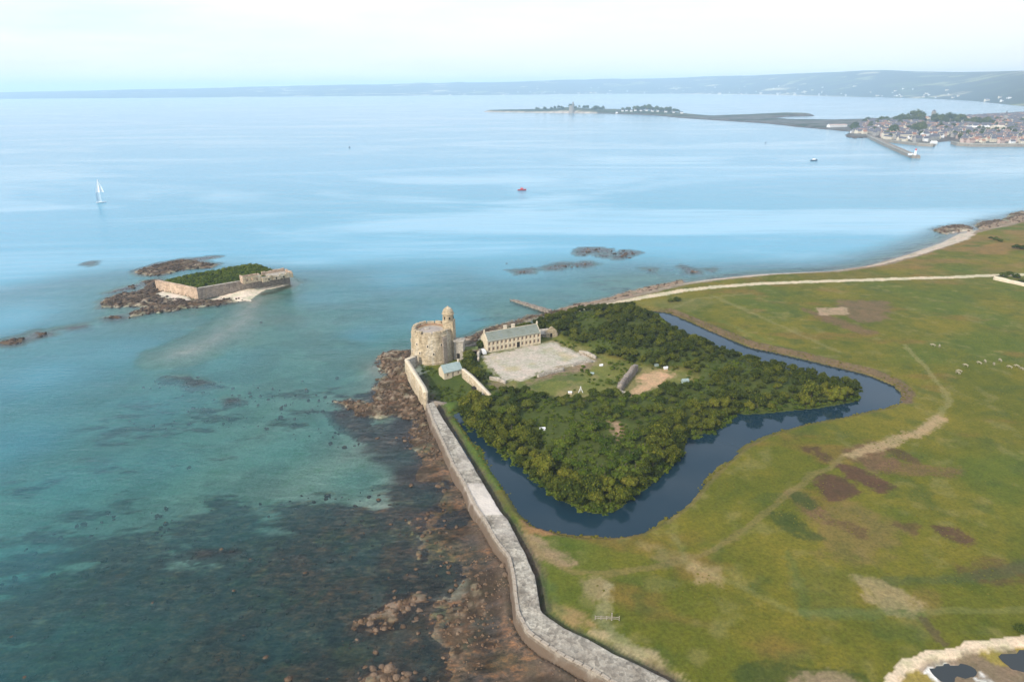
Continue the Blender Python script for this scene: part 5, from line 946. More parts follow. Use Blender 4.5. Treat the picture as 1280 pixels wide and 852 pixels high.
scatter_rocks([(719, 313), (735, 309), (762, 311), (800, 314), (786, 321), (750, 322), (726, 319)], 26, 1.0, 2.4, [M_ROCKD], 'dark rock of the farther cluster in the bay reef', 'rocks of the farther reef cluster', 9)
for a, b_, s in [(633, 329, 1.6), (647, 339, 1.3), (657, 340, 1.5), (811, 337, 2.0), (854, 334, 1.6), (866, 339, 1.8), (889, 337, 1.6), (788, 334, .9)]: put_rock(a, b_, s, M_ROCKD, 'dark rock standing alone near the bay reef', 'single rocks by the reef')
# rubble: too many to count
def rubble(name, polys, dens, smin, smax, m, z=0.2, seed=0, zmin=-.5, skip=None):
    r = np.random.default_rng(seed); VV = []; FF = []; off = 0
    for pl in polys:
        q = W(pl, z); lo = q.min(0); hi = q.max(0); n = int((hi - lo).prod() * dens); Q = r.uniform(lo, hi, (n, 2)); Q = Q[sdf(Q, q, 5) > -.5]; zz = gz(Q[:, 0], Q[:, 1]); k = (zz > zmin) & ((np.random.default_rng(seed + 50).random(len(zz)) < .25) | (sdf(Q, ISAND, 8) < 0)); k &= (sdf(Q, ISAND, 8) < 1.5)
        if 'shallows' in name: zz = np.maximum(zz, -.55 - .35 * r.random(len(zz)))
        for (a, b_), h_ in zip(Q[k], zz[k]):
            V, F = RKL[r.integers(6)]; s = smin + (smax - smin) * r.random() ** 2.2; an = r.uniform(0, 6.28); c, s_ = math.cos(an), math.sin(an); v = V * s * np.array([r.uniform(.8, 1.3), r.uniform(.6, 1.1), r.uniform(.6, 1.1)])
            VV.append(np.c_[v[:, 0] * c - v[:, 1] * s_ + a, v[:, 0] * s_ + v[:, 1] * c + b_, v[:, 2] + h_ + .05 * s]); FF.append(F + off); off += len(V)
    o = link(name, mesh_np(name, np.vstack(VV), np.vstack(FF), m)); o['kind'] = 'stuff'; print(name, len(VV)); return o
SP = [s_[0] for s_ in SPURS]
rubble('shore_rubble', [SP[0], SP[1]], .55, .2, .8, M_ROCK, seed=1)
rubble('islet_rubble', [[(124, 378), (150, 368), (180, 362), (196, 352), (200, 362), (200, 374), (240, 378), (262, 377), (300, 374), (275, 381), (232, 386), (215, 389), (180, 393), (162, 397), (168, 390)], SP[6], SP[7], SP[8], SP[9], SP[10], SP[11], SP[12], SP[13]], .13, .5, 1.9, M_ROCKD, seed=2)
rubble('beach_rubble', [SP[2], SP[3], SP[4], SP[5]], .11, .4, 1.6, M_ROCKD, seed=3, zmin=-.3)
rubble('reef_rubble', SP[15:23], .05, .6, 1.6, M_ROCKD, seed=4, zmin=-.9)
rubble('tidal_cobbles', [[(425, 800), (440, 765), (500, 730), (560, 700), (606, 700), (622, 745), (625, 800), (560, 830), (480, 815)], [(420, 860), (450, 828), (520, 820), (600, 830), (640, 860), (600, 900), (430, 900)]], .30, .15, .6, M_ROCK, seed=5, zmin=-.6)
rubble('weedy_shallows_rocks', [[(0, 700), (120, 640), (260, 625), (420, 615), (540, 605), (590, 680), (600, 760), (560, 852), (500, 870), (0, 870)], [(210, 465), (330, 478), (450, 505), (505, 545), (440, 560), (300, 530), (130, 540), (150, 500)]], .05, .3, 1.25, M_ROCK, seed=15, zmin=-2.2)
rubble('wall_foot_stones', [[(538, 530), (548, 530), (600, 645), (640, 720), (650, 790), (760, 870), (700, 850), (640, 800), (622, 730), (596, 660)]], .5, .12, .5, M_ROCKP, seed=6, zmin=.2)
rubble('court_rubble', [[(705, 458), (742, 450), (748, 447), (735, 458), (705, 466), (668, 474), (680, 466)], [(722, 438), (745, 445), (735, 450)], [(612, 472), (636, 478), (628, 486), (614, 481)]], .45, .15, .55, M_ROCKP, z=4, seed=7)
# ================================================================ the far shore: headland, harbour town, hills
OUT = [(1280, 181.5), (1205, 181.5), (1196, 179), (1190, 178), (1190, 173), (1186, 172), (1182, 177), (1169, 178), (1168, 182), (1152, 181), (1120, 177), (1104, 175), (1092, 171), (1078, 173), (1060, 171), (1058, 169), (1066, 165), (1040, 162.5), (1000, 159), (960, 154.5), (920, 152),
       (880, 149.5), (850, 147.5), (820, 144.5), (790, 143), (750, 142), (700, 141.3), (660, 141), (625, 140.5), (605, 140), (606, 139.3), (640, 138.6), (680, 138), (720, 137.3), (770, 138), (830, 140), (860, 143), (890, 145.5), (930, 144.5), (980, 142.8), (1012, 143.5), (1016, 145.2), (985, 146), (960, 148.5), (1000, 151), (1040, 151.5), (1080, 151), (1110, 149.5), (1150, 148), (1190, 147), (1230, 145), (1280, 141)]
HEAD = np.vstack([W(OUT, 0.0), [[3300, 3300], [3300, 1200], [1600, 1500]]])
fx_ = np.arange(-350, 3350, 14.0); fy_ = np.r_[np.arange(1250, 2600, 9.0), np.arange(2600, 4400, 16.0)]; XX, YY = np.meshgrid(fx_, fy_); PP = np.c_[XX.ravel(), YY.ravel()]
sH = sdf(PP, HEAD, 120); a_, b2_ = PP[:, 0], PP[:, 1]
hg = pix(714, 137.6, 8); wd = pix(815, 139.5, 8)
zz = np.where(sH > 0, 1.2 + (3.2 + 3.5 * (a_ < 650)) * sstep(0, 30, sH), -2.5 * sstep(0, 30, -sH)) + (fbm(a_, b2_, 90, 3, 201) - .5) * 1.5 * (sH > 10)
zz += 14 * np.exp(-(((a_ - hg.x) / 90) ** 2 + ((b2_ - hg.y) / 180) ** 2)) * (sH > 0) + 5 * np.exp(-(((a_ - wd.x) / 150) ** 2 + ((b2_ - wd.y) / 200) ** 2)) * (sH > 0) + 4 * sstep(700, 1300, a_) * sstep(1800, 2700, b2_) * (sH > 0)
fc = np.tile(C(.035, .055, .016), (len(PP), 1)); fc = blend(fc, C(.09, .09, .035), sstep(.45, .6, fbm(a_, b2_, 120, 4, 202))); fc = blend(fc, C(.13, .12, .11), .8 * sstep(450, 700, a_) * sstep(3200, 2700, b2_)); fc = blend(fc, C(.03, .045, .02), sstep(.58, .62, fbm(a_, b2_, 60, 4, 203)) * (sH > 15))
fc = blend(fc, C(.45, .38, .30), sstep(24, 10, sH) * (a_ < 420)); fc = blend(fc, C(.09, .07, .055), sstep(14, 6, sH) * (a_ >= 420))
M_FAR = bpy.data.materials.new('distant_land'); M_FAR.use_nodes = True; t = M_FAR.node_tree; p = t.nodes['Principled BSDF']; at = N(t, 'ShaderNodeAttribute', attribute_name='col'); co = N(t, 'ShaderNodeTexCoord'); na = N(t, 'ShaderNodeTexNoise', i_Scale=.03, i_Detail=6.0, i_Roughness=.7); t.links.new(co.outputs['Object'], na.inputs[0])
mr = N(t, 'ShaderNodeMapRange'); mr.inputs[1].default_value = .3; mr.inputs[2].default_value = .7; mr.inputs[3].default_value = .45; mr.inputs[4].default_value = 1.5; t.links.new(na.outputs[0], mr.inputs[0]); v1 = N(t, 'ShaderNodeVectorMath', operation='MULTIPLY'); t.links.new(at.outputs['Color'], v1.inputs[0]); t.links.new(mr.outputs[0], v1.inputs[1]); t.links.new(v1.outputs[0], p.inputs['Base Color']); p.inputs['Roughness'].default_value = .95; p.inputs['Specular IOR Level'].default_value = .1
structure(link('headland', mesh_np('headland', np.c_[a_, b2_, zz], gridfaces(len(fx_), len(fy_)), M_FAR, True, {'col': fc})))
HZ = zz.reshape(len(fy_), len(fx_))
def hz_at(x_, y_):
    i = int(np.clip(np.searchsorted(fx_, x_) - 1, 0, len(fx_) - 2)); j = int(np.clip(np.searchsorted(fy_, y_) - 1, 0, len(fy_) - 2)); return float(HZ[j:j + 2, i:i + 2].mean())
# mainland and its hills
shore_px = [(-200, 126.5), (0, 124), (150, 123), (300, 121.8), (480, 120.3), (640, 119.2), (780, 117.8), (850, 117.8), (940, 118.6), (1053, 121), (1120, 122.5), (1170, 124), (1215, 126.5), (1262, 131.5), (1300, 135), (1500, 140)]
top_px = [(-200, 119), (0, 116), (100, 113.5), (200, 111.5), (300, 109), (450, 106), (560, 103.8), (640, 102.6), (700, 100), (780, 99.0), (850, 97), (880, 95.6), (940, 94.5), (1000, 91.7), (1080, 88.6), (1100, 87.8), (1140, 89.8), (1200, 90.4), (1280, 88.4), (1500, 86)]
cols = np.linspace(-420, 1700, 700); shp = np.array(shore_px, float); tpp = np.array(top_px, float); VV = []; nr = 60; CC = []
tt = np.linspace(0, 1, nr)
for c_ in cols:
    sy_ = np.interp(c_, shp[:, 0], shp[:, 1]) + .25 * (vn(np.array([c_ / 23.]), np.array([0.]), 5)[0] - .5); S0 = np.array(pix(c_, sy_, 0)); d0 = np.hypot(S0[0], S0[1]); u = S0[:2] / d0; Dr = 3600.0
    ty = np.interp(c_, tpp[:, 0], tpp[:, 1]) + 1.1 * (fbm(np.array([c_]), np.array([3.]), 60, 4, 7)[0] - .5); T = CM @ Vector(((c_ - 640) / 853.33, -(ty - 426) / 853.33, -1)); sl = T.z / math.hypot(T.x, T.y); d1 = d0 + Dr; ht = CAMZ + sl * d1
    for k_ in tt:
        if k_ < .8: f = k_ / .8; d = d0 - 60 + (Dr + 60) * f; z_ = -3 + (ht + 3) * (sstep(0, 1, f) * .55 + f * .45)
        else: d = d1 + (k_ - .8) * 12000; z_ = ht * (1 - .5 * (k_ - .8) / .2)
        VV.append((u[0] * d, u[1] * d, z_)); CC.append(k_)
VV = np.array(VV); CC = np.array(CC); a_, b2_ = VV[:, 0], VV[:, 1]; VV[:, 2] += (fbm(a_, b2_, 900, 4, 211) - .5) * np.clip(VV[:, 2], 0, 60) * .9 * (CC < .78)
M_HILL = bpy.data.materials.new('hill_patchwork'); M_HILL.use_nodes = True; t = M_HILL.node_tree; p = t.nodes['Principled BSDF']; L = t.links.new; co = N(t, 'ShaderNodeTexCoord')
nz = N(t, 'ShaderNodeTexNoise', i_Scale=.0012, i_Detail=5.0); L(co.outputs['Object'], nz.inputs[0]); wrp = N(t, 'ShaderNodeVectorMath', operation='MULTIPLY_ADD'); wrp.inputs[1].default_value = (260, 260, 0); L(nz.outputs['Color'], wrp.inputs[0]); L(co.outputs['Object'], wrp.inputs[2])
vo = N(t, 'ShaderNodeTexVoronoi', i_Scale=.0036); L(wrp.outputs[0], vo.inputs[0]); sp = N(t, 'ShaderNodeSeparateColor'); L(vo.outputs['Color'], sp.inputs[0])
fr_ = ramp(t, [(0, (.014, .022, .01)), (.35, (.05, .07, .022)), (.5, (.014, .022, .01)), (.66, (.20, .20, .08)), (.78, (.03, .045, .015)), (.92, (.45, .38, .22))], sp.outputs[0], 'CONSTANT')
n4_ = N(t, 'ShaderNodeTexNoise', i_Scale=.003, i_Detail=7.0, i_Roughness=.65); L(co.outputs['Object'], n4_.inputs[0]); wr = ramp(t, [(.45, 0.0), (.53, 1.0)], n4_.outputs[0]); mx = N(t, 'ShaderNodeMix', data_type='RGBA'); mx.inputs['B'].default_value = (.014, .022, .012, 1); L(fr_.outputs[0], mx.inputs['A']); L(wr.outputs[0], mx.inputs['Factor'])
at = N(t, 'ShaderNodeAttribute', attribute_name='shore'); m2 = N(t, 'ShaderNodeMix', data_type='RGBA'); m2.inputs['B'].default_value = (.62, .52, .40, 1); L(at.outputs['Fac'], m2.inputs['Factor']); L(mx.outputs['Result'], m2.inputs['A']); L(m2.outputs['Result'], p.inputs['Base Color']); p.inputs['Roughness'].default_value = .95; p.inputs['Specular IOR Level'].default_value = .1
shr = np.where((CC > .001) & (CC < .035), 1.0, 0.0) * np.repeat(sstep(1120, 950, cols), nr)
structure(link('mainland_hills', mesh_np('mainland_hills', VV, gridfaces(nr, len(cols))[:, ::-1], M_HILL, True, {'shore': shr})))
HG2 = VV.reshape(len(cols), nr, 3)
# ---------------------------------------------------------------- houses
W_CREAM = mat('cream_house_wall', (.66, .58, .44), (.60, .52, .40), .1, .9); W_WHITE = mat('white_house_wall', (.80, .78, .74), (.74, .72, .68), .1, .9); W_GREY = mat('grey_house_wall', (.34, .31, .28), (.28, .26, .23), .1, .9); W_PINK = mat('pinkish_house_wall', (.55, .40, .34), (.5, .36, .3), .1, .9)
R_SLATE = mat('blue_slate_roof', (.085, .08, .10), (.12, .115, .13), .1, .6); R_TILE = mat('orange_tile_roof', (.36, .17, .10), (.32, .15, .09), .1, .8); R_BROWN = mat('brown_roof', (.24, .14, .11), (.18, .12, .095), .1, .8)
def house_meshes(key, l, w_, h_, rh, wm, rm, chim=1):
    b = MB(); hx, hy = l / 2, w_ / 2; b.prism([(-hx, -hy), (hx, -hy), (hx, hy), (-hx, hy)], -2, h_)
    for s_ in (-1, 1): b.poly([(s_ * hx, -hy, h_), (s_ * hx, hy, h_), (s_ * hx, 0, h_ + rh)])
    wall = b.mesh('wall_' + key, wm); b = MB(); e = .4
    b.poly([(-hx - e, -hy - e, h_ - .2), (hx + e, -hy - e, h_ - .2), (hx + e, 0, h_ + rh + .15), (-hx - e, 0, h_ + rh + .15)]); b.poly([(-hx - e, hy + e, h_ - .2), (hx + e, hy + e, h_ - .2), (hx + e, 0, h_ + rh + .15), (-hx - e, 0, h_ + rh + .15)])
    roof = b.mesh('roof_' + key, rm); b = MB(); b.box((-hx + .8, 0, h_ + rh + .5), (1.1, .9, 2.2)); ch = b.mesh('chimney_' + key, wm)
    n = max(2, int(l / 3)); b = MB()
    for i in range(n):
        for lv in range(max(1, int(h_ / 3))): b.box((-hx + l * (i + .5) / n, -hy - .01, 1.5 + lv * 2.9), (.95, .12, 1.35))
    win = b.mesh('window_row_' + key, M_GLASS); return (wall, roof, ch, win, (l, w_, h_, rh))
HT = {'cream': house_meshes('cream', 12, 8, 6, 3.6, W_CREAM, R_SLATE), 'white': house_meshes('white', 10, 7.5, 5, 3.4, W_WHITE, R_SLATE), 'grey': house_meshes('grey', 13, 8, 6.4, 3.8, W_GREY, R_SLATE), 'tile': house_meshes('tile', 11, 8, 5, 3.2, W_CREAM, R_TILE), 'brown': house_meshes('brown', 12, 8, 5.6, 3.5, W_PINK, R_BROWN), 'row': house_meshes('row', 24, 8, 6.8, 3.4, W_CREAM, R_SLATE)}
HN = {'cream': 'cream walled house with a slate roof', 'white': 'white house with a slate roof', 'grey': 'grey stone house with a slate roof', 'tile': 'cream house with an orange tiled roof', 'brown': 'pinkish house with a brown roof', 'row': 'long cream terrace with a slate roof'}
TOWN = W([(1064, 167), (1072, 158), (1085, 154), (1110, 152.5), (1150, 150.5), (1200, 149), (1240, 147), (1300, 144), (1420, 150), (1420, 176), (1300, 180), (1206, 179.5), (1196, 172), (1182, 170), (1168, 176), (1150, 178.5), (1110, 174.5), (1098, 170), (1080, 169)], 2.0)
def not_reserved(Q):
    k = np.ones(len(Q), bool)
    for px_, py_, rd in RES: c_ = pix(px_, py_, 3); k &= np.hypot(Q[:, 0] - c_.x, (Q[:, 1] - c_.y) * .55) > rd
    return k
RES = [(1148, 164, 42), (1117, 167, 22), (1118, 153.5, 45), (1150, 153, 60), (1175, 155, 65), (1190, 154, 60), (1205, 153, 45), (1222, 156.5, 55), (1113, 172, 26), (1128, 173, 26), (1145, 173, 18), (1157, 174, 14), (1221, 163, 48), (1246, 164, 26), (1171, 152, 30), (1192, 152, 26), (1100, 162, 25)]
rt = np.random.default_rng(77); HQ = poisson(TOWN, 15.5, 60000, 21, not_reserved); hd = HQ[:, 1]; vis = HQ[:, 0] < HQ[:, 1] * .78 * 1.02 + 20
order = np.argsort(hd + (~vis) * 5000); keys = ['cream', 'white', 'brown', 'tile', 'brown', 'row', 'grey', 'cream', 'tile', 'grey']; hroot = {}; restH = []; n_h = 0
for i in order:
    q = HQ[i]; key = keys[rt.integers(len(keys))]; m = HT[key]; z_ = hz_at(q[0], q[1]); rz = rt.choice([.15, .15 + math.pi / 2, .35, -.2]) + rt.normal() * .06
    row_ = 'in the rows nearest the harbour quay' if hd[i] < 1930 else ('in the middle streets of the harbour town' if hd[i] < 2350 else 'at the back of the harbour town'); lb = HN[key] + ' ' + row_; gp = HN[key] + 's ' + row_
    if n_h < 292 and vis[i]:
        n_h += 1
        if key not in hroot:
            t_ = thing('town_house', lb, 'house', (q[0], q[1], z_), rz, gp); link('wall', m[0], t_); r_ = link('roof', m[1], t_); link('chimney', m[2], r_); wr_ = link('windows', m[3], t_); wr_['kind'] = 'stuff'; hroot[key] = t_
        else: dup(hroot[key], (q[0], q[1], z_), rz, lb, gp, (rt.uniform(.8, 1.25), rt.uniform(.85, 1.1), rt.uniform(.8, 1.25)))
    else: restH.append((key, q[0], q[1], z_, rz))
print('houses', len(HQ), 'rest', len(restH))
def join_houses(name, items):
    for wi, (sub, mats_) in enumerate((('walls', 0), ('roofs', 1))):
        pass
    V = []; F = []; off = 0; mi = []; ms = [W_CREAM, W_WHITE, W_GREY, W_PINK, R_SLATE, R_TILE, R_BROWN]; me = bpy.data.meshes.new(name)
    for key, x_, y_, z_, rz in items:
        c, s = math.cos(rz), math.sin(rz)
        for sm2 in (HT[key][0], HT[key][1]):
            k = ms.index(sm2.materials[0])
            for v in sm2.vertices: V.append((v.co.x * c - v.co.y * s + x_, v.co.x * s + v.co.y * c + y_, v.co.z + z_))
            for f in sm2.polygons: F.append([i + off for i in f.vertices]); mi.append(k)
            off += len(sm2.vertices)
    me.from_pydata(V, [], F); [me.materials.append(m) for m in ms]; me.polygons.foreach_set('material_index', mi); o = link(name, me); o['kind'] = 'stuff'; return o
if restH: join_houses('back_street_houses', restH)
def special(name, label, px_, py_, l, w_, h_, rh, wm, rm, rz=.1, cat='building'):
    A = pix(px_, py_, 3); m = house_meshes(name + str(px_), l, w_, h_, rh, wm, rm); t_ = thing(name, label, cat, (A.x, A.y, hz_at(A.x, A.y)), rz); link('wall', m[0], t_); r_ = link('roof', m[1], t_); link('chimney', m[2], r_); k = link('windows', m[3], t_); k['kind'] = 'stuff'; return t_
special('quay_building', 'left long cream building on the quay left of the big dark tree', 1113, 172, 42, 11, 8.5, 3, W_CREAM, R_SLATE); special('quay_building', 'second long cream building on the quay beside the first', 1128.5, 173, 38, 11, 8, 3, W_CREAM, R_SLATE)
special('quay_building', 'bright white block on the quay right of the dark tree clump', 1156, 174, 16, 14, 11, 3, W_WHITE, R_SLATE); special('warehouse', 'long white roofed warehouse behind the right hand harbour quay', 1221, 163.5, 66, 22, 8, 3, W_CREAM, W_WHITE); special('warehouse', 'cream block at the right of the town above the quay', 1246, 164.5, 30, 20, 11, 3, W_CREAM, W_CREAM)
special('villa', 'cream villa standing above the dark wood in the harbour town', 1198, 155, 20, 14, 11, 5, W_CREAM, R_SLATE); special('quay_shed', 'small white shed at the outer corner of the inner quay', 1167, 179, 12, 8, 5, 2, W_WHITE, W_WHITE); special('hangar', 'long low pink white building on the neck of the headland', 1046, 159.5, 60, 14, 6, 2, W_WHITE, W_PINK, .25)
A = pix(1171.5, 153, 3); ch_ = thing('church', 'grey church with a square tower rising over the town', 'church', (A.x, A.y, hz_at(A.x, A.y)), .1)
b = MB(); b.prism([(-16, -6), (16, -6), (16, 6), (-16, 6)], -1, 11); b.obj('nave', W_GREY, ch_); b = MB(); b.poly([(-16, -6.5, 10.8), (16, -6.5, 10.8), (16, 0, 18), (-16, 0, 18)]); b.poly([(-16, 6.5, 10.8), (16, 6.5, 10.8), (16, 0, 18), (-16, 0, 18)]); b.poly([(-16, -6, 11), (-16, 6, 11), (-16, 0, 17.7)]); b.poly([(16, -6, 11), (16, 6, 11), (16, 0, 17.7)]); b.obj('roof', R_SLATE, ch_)
b = MB(); b.box((-18.5, 0, 15), (9, 9, 32)); tw_ = b.obj('bell_tower', W_GREY, ch_); b = MB(); b.lathe([(6.2, 31.01), (0, 37)], 4, (-18.5, 0, 0), math.pi / 4, math.pi / 4 + 2 * math.pi); b.obj('cap', R_SLATE, tw_)
A = pix(1255.5, 153, 3); s3_ = thing('spire', 'thin dark spire on the skyline of the town at the right', 'spire', (A.x, A.y, hz_at(A.x, A.y)), 0); b = MB(); b.box((0, 0, 9), (7, 7, 20)); b.obj('tower', W_GREY, s3_); b = MB(); b.lathe([(4.6, 19.01), (0, 34)], 4, (0, 0, 0), math.pi / 4, math.pi / 4 + 2 * math.pi); b.obj('cap', R_SLATE, s3_)
# houses along the hills' foot
for k in range(110):
    c_ = rt.uniform(560, 1275) if k > 20 else rt.uniform(900, 1150); i = int((c_ + 420) / (2120 / 699)); j = rt.choice([3, 4, 5, 6, 8, 10, 13, 17]); p_ = HG2[i, j]; sc = rt.uniform(.9, 1.8)
    band = 'along the far bay shore' if j < 7 else 'on the slope of the far hills'; key = ['white', 'cream', 'white', 'row'][rt.integers(4)]
    if ('f', key) not in hroot:
        t_ = thing('hillside_house', 'tiny distant ' + HN[key] + ' ' + band, 'house', p_, rt.uniform(-.5, .5), HN[key] + 's ' + band); link('wall', HT[key][0], t_); link('roof', HT['white'][1] if False else HT[key][1], t_); t_.scale = (sc,) * 3; hroot[('f', key)] = t_
    dup(hroot[('f', key)], p_, rt.uniform(-.5, .5), 'tiny distant ' + HN[key] + ' ' + band, HN[key] + 's ' + band, sc)
# white houses on the headland
for k, (a, z_) in enumerate([(778, 0), (783, 0), (789, .3), (794, -.2), (801, .2), (808, 0), (815, .3), (822, .1), (771, .2), (832, .6), (842, .9), (852, 1.5)]):
    A = pix(a, 141.4 + z_, 3); dup(hroot['white'], (A.x, A.y, hz_at(A.x, A.y)), rt.uniform(-.3, .3), 'white house below the trees of the far headland', 'white houses on the far headland', (1.1, 1.0, 1.0))
# trees of town and headland
FT = []
def far_tree(a, b_, sc, lb, gp, kk=None):
    A = pix(a, b_, 4); kk = kk or 'dark%d' % rt.integers(3); FT.append((kk, A.x, A.y, hz_at(A.x, A.y), rt.uniform(0, 6), (sc, sc, sc * rt.uniform(1.0, 1.35))))
for c_, r_, n, sc, lb, gp in [((1148, 165), (5, 2.0), 16, 3.2, 'dark tree in the clump behind the middle of the quay', 'trees of the quay clump'), ((1116, 167.5), (2.5, 1.2), 5, 3.0, 'dark tree in the small clump behind the cream quay buildings', 'trees of the small quay clump'), ((1185, 153.5), (20, 1.6), 34, 3.4, 'dark tree in the long wood behind the town', 'trees of the town wood'), ((1130, 152.5), (14, .8), 16, 2.8, 'tree on the back edge of the town left of the church', 'trees on the back edge of the town'), ((1148, 152.5), (4, .7), 9, 5.2, 'tall dark tree of the block left of the church tower', 'tall trees left of the church'),
                              ((1225, 156), (18, 1.6), 22, 2.7, 'dark tree among the houses right of the villa', 'trees among the right hand houses'), ((1068, 162), (3, 2.0), 7, 2.8, 'tree above the rocks at the root of the long jetty', 'trees at the jetty root'), ((1098, 153.5), (16, .8), 14, 2.3, 'tree along the back shore left of the town', 'trees along the back shore')]:
    for k in range(n): a = rt.uniform(0, 6.28); rd = math.sqrt(rt.random()); far_tree(c_[0] + r_[0] * rd * math.cos(a), c_[1] + r_[1] * rd * math.sin(a), sc * 1.2 * rt.uniform(.7, 1.2), lb, gp)
for k in range(60): u_ = rt.uniform(-1, 1); far_tree(815 + 38 * u_, 140.0 + .7 * (u_ + 1) + rt.uniform(-.4, .4), 4.8 * rt.uniform(.6, 1.0) * (1.15 - .6 * abs(u_)), 'dark tree of the wood on the far headland', 'trees of the headland wood')

for k in range(34): far_tree(714 + rt.uniform(-44, 50), 139.2 + rt.uniform(-.6, .5), 3.6 * rt.uniform(.6, 1.0), 'dark tree round the foot of the headland tower', 'trees round the headland tower')
for k in range(140): far_tree(rt.uniform(1075, 1290), 152 + 22 * rt.random() ** 1.6, rt.uniform(1.5, 2.8), '', '')
FT = [f for f in FT if hz_at(f[1], f[2]) > 1.0]
stuff_foliage('distant_trees', FT, M_LEAFD)
# headland tower

A = pix(714.5, 138.8, 10); ht_ = thing('watchtower', 'distant round watchtower on its mound on the far headland', 'tower', (A.x, A.y, hz_at(A.x, A.y) - 1), 0)
b = MB(); b.lathe([(13, -3), (12, 3), (9.5, 24), (10.4, 24.5), (10.4, 27), (0, 27.02)], 24); b.obj('wall', M_STONE_D, ht_); b = MB(); b.lathe([(3.4, 24.5), (3.2, 36), (3.8, 36.2), (2.5, 39), (0, 41)], 12, (5.5, 0, 0)); b.obj('stair_turret', M_STONE_D, ht_)
ht_.scale = (1.15, 1.15, 1.3)
# jetties and quays
def quay(name, label, pts, z, wdt, m, cat='jetty', par=True):
    q = W(pts, z); o = thing(name, label, cat, (*q.mean(0), 0)); c = q.mean(0); d = np.gradient(q, axis=0); d /= np.linalg.norm(d, axis=1)[:, None]; n_ = np.c_[-d[:, 1], d[:, 0]] * wdt / 2; A_ = q + n_ - c; B_ = q - n_ - c; n = len(q); b = MB()
    Ra = [[b.b.verts.new((*p_, zz_)) for p_, zz_ in ((A_[i] * 1.0 + n_[i] * .15, -3), (A_[i], z), (B_[i], z), (B_[i] - n_[i] * .15, -3))] for i in range(n)]
    for i in range(n - 1):
        for k in range(3): b.b.faces.new((Ra[i][k], Ra[i + 1][k], Ra[i + 1][k + 1], Ra[i][k + 1]))
    b.b.faces.new(Ra[0]); b.b.faces.new(Ra[-1][::-1]); b.obj('masonry', m, o)
    if par:
        b = MB(); sd = -1
        for i in range(n - 1):
            p0 = B_[i] + n_[i] * .06; p1 = B_[i + 1] + n_[i + 1] * .06; mid = (p0 + p1) / 2; dd_ = p1 - p0; b.box((mid[0], mid[1], z + .8), (np.hypot(*dd_), 1.2, 1.6), math.atan2(dd_[1], dd_[0]))
        b.obj('parapet', M_STONE_G, o)
    return o
quay('harbour_jetty', 'long stone jetty running out from the harbour town to the small lighthouse', [(1086, 168.5), (1093, 172), (1105, 177.5), (1120, 184), (1134, 190), (1145.5, 194.5)], 5.0, 13, M_STONE_D)
quay('quay_wall', 'dark quay wall below the cream buildings of the inner town front', [(1098, 173.5), (1120, 176), (1150, 179.5), (1168, 180.5)], 4.6, 10, M_STONE_D, 'quay'); quay('quay_wall', 'dark quay wall along the right hand town front', [(1193, 177), (1200, 179), (1215, 180), (1280, 180), (1330, 181)], 5.4, 12, M_STONE_D, 'quay')
A = pix(1143.8, 194, 5); lh = thing('lighthouse', 'small white lighthouse with a red top at the jetty head', 'lighthouse', (A.x, A.y, 5.0), 0)
b = MB(); b.lathe([(2.3, 0), (1.8, 7.5), (2.4, 7.7), (2.4, 8.0), (0, 8.01)], 14); b.obj('tower', M_WHITE, lh); b = MB(); b.lathe([(1.4, 8.02), (1.4, 10), (1.7, 10.1), (0, 11.6)], 12); b.obj('lantern', mat('red_paint', (.55, .06, .05), (.5, .05, .05), 1, .5), lh)
b = MB(); b.box((-8, 0, 1.6), (7, 5, 3.2)); b.obj('keeper_hut', M_WHITE, lh)
rubr = np.random.default_rng(8)
for k in range(16): A = pix(1066 + rubr.uniform(-6, 20), 172.4 + rubr.uniform(-1.5, .8), 0); o = link('boulder', RM[M_ROCKD.name][k % 6], None, (A.x, A.y, .6), (0, 0, k)); o.scale = (6, 4.5, 3.0); tag(o, 'dark rock at the root of the long harbour jetty', 'boulder', 'rocks at the jetty root')
# ================================================================ boats
M_RED = mat('red_hull_paint', (.50, .07, .08), (.45, .06, .07), 1, .4); M_NAVY = mat('dark_hull_paint', (.03, .05, .08), (.04, .06, .09), 1, .4); M_SAIL = mat('white_sailcloth', (.86, .86, .84), (.80, .80, .79), .6, .7); M_SAILB = mat('pale_blue_sailcloth', (.42, .55, .62), (.40, .52, .60), .6, .7)
def hull(l, w_, h_, m, par):
    b = MB(); st = [(-.5, .72, .9), (-.25, .95, .95), (0, 1.0, 1.0), (.25, .8, 1.08), (.42, .42, 1.2), (.5, .03, 1.32)]; rows = []
    for t_, ww, hh in st: rows.append([b.b.verts.new((l * t_, s_ * w_ / 2 * ww * k_, z_)) for s_, k_, z_ in ((-1, 1, h_ * hh), (-1, .75, h_ * .3), (-1, .12, -.3), (1, .12, -.3), (1, .75, h_ * .3), (1, 1, h_ * hh))])
    for p_, q_ in zip(rows[:-1], rows[1:]):
        for k in range(5): b.b.faces.new((p_[k], q_[k], q_[k + 1], p_[k + 1]))
        b.b.faces.new((p_[5], q_[5], q_[0], p_[0]))
    b.b.faces.new(rows[0]); b.b.faces.new(rows[-1][::-1]); return b.obj('hull', m, par)
A = pix(126.5, 253.5, 0); sb_ = thing('sailing_boat', 'white sailing boat with a tall white sail alone on the left of the bay', 'sailboat', (A.x, A.y, 0), .5)
hull(10.5, 3.0, 1.15, M_WHITE, sb_); b = MB(); b.box((-.3, 0, 1.4), (3.6, 1.7, .7), 0, .85); b.obj('cabin', M_WHITE, sb_); b = MB(); b.tube((.8, 0, 1), (1.2, 0, 27.5), .12, 6, .06); b.obj('mast', M_SAILB, sb_); b = MB(); b.tube((.8, 0, 2.2), (-4.2, .5, 2.2), .1, 6); b.obj('boom', M_SAILB, sb_)
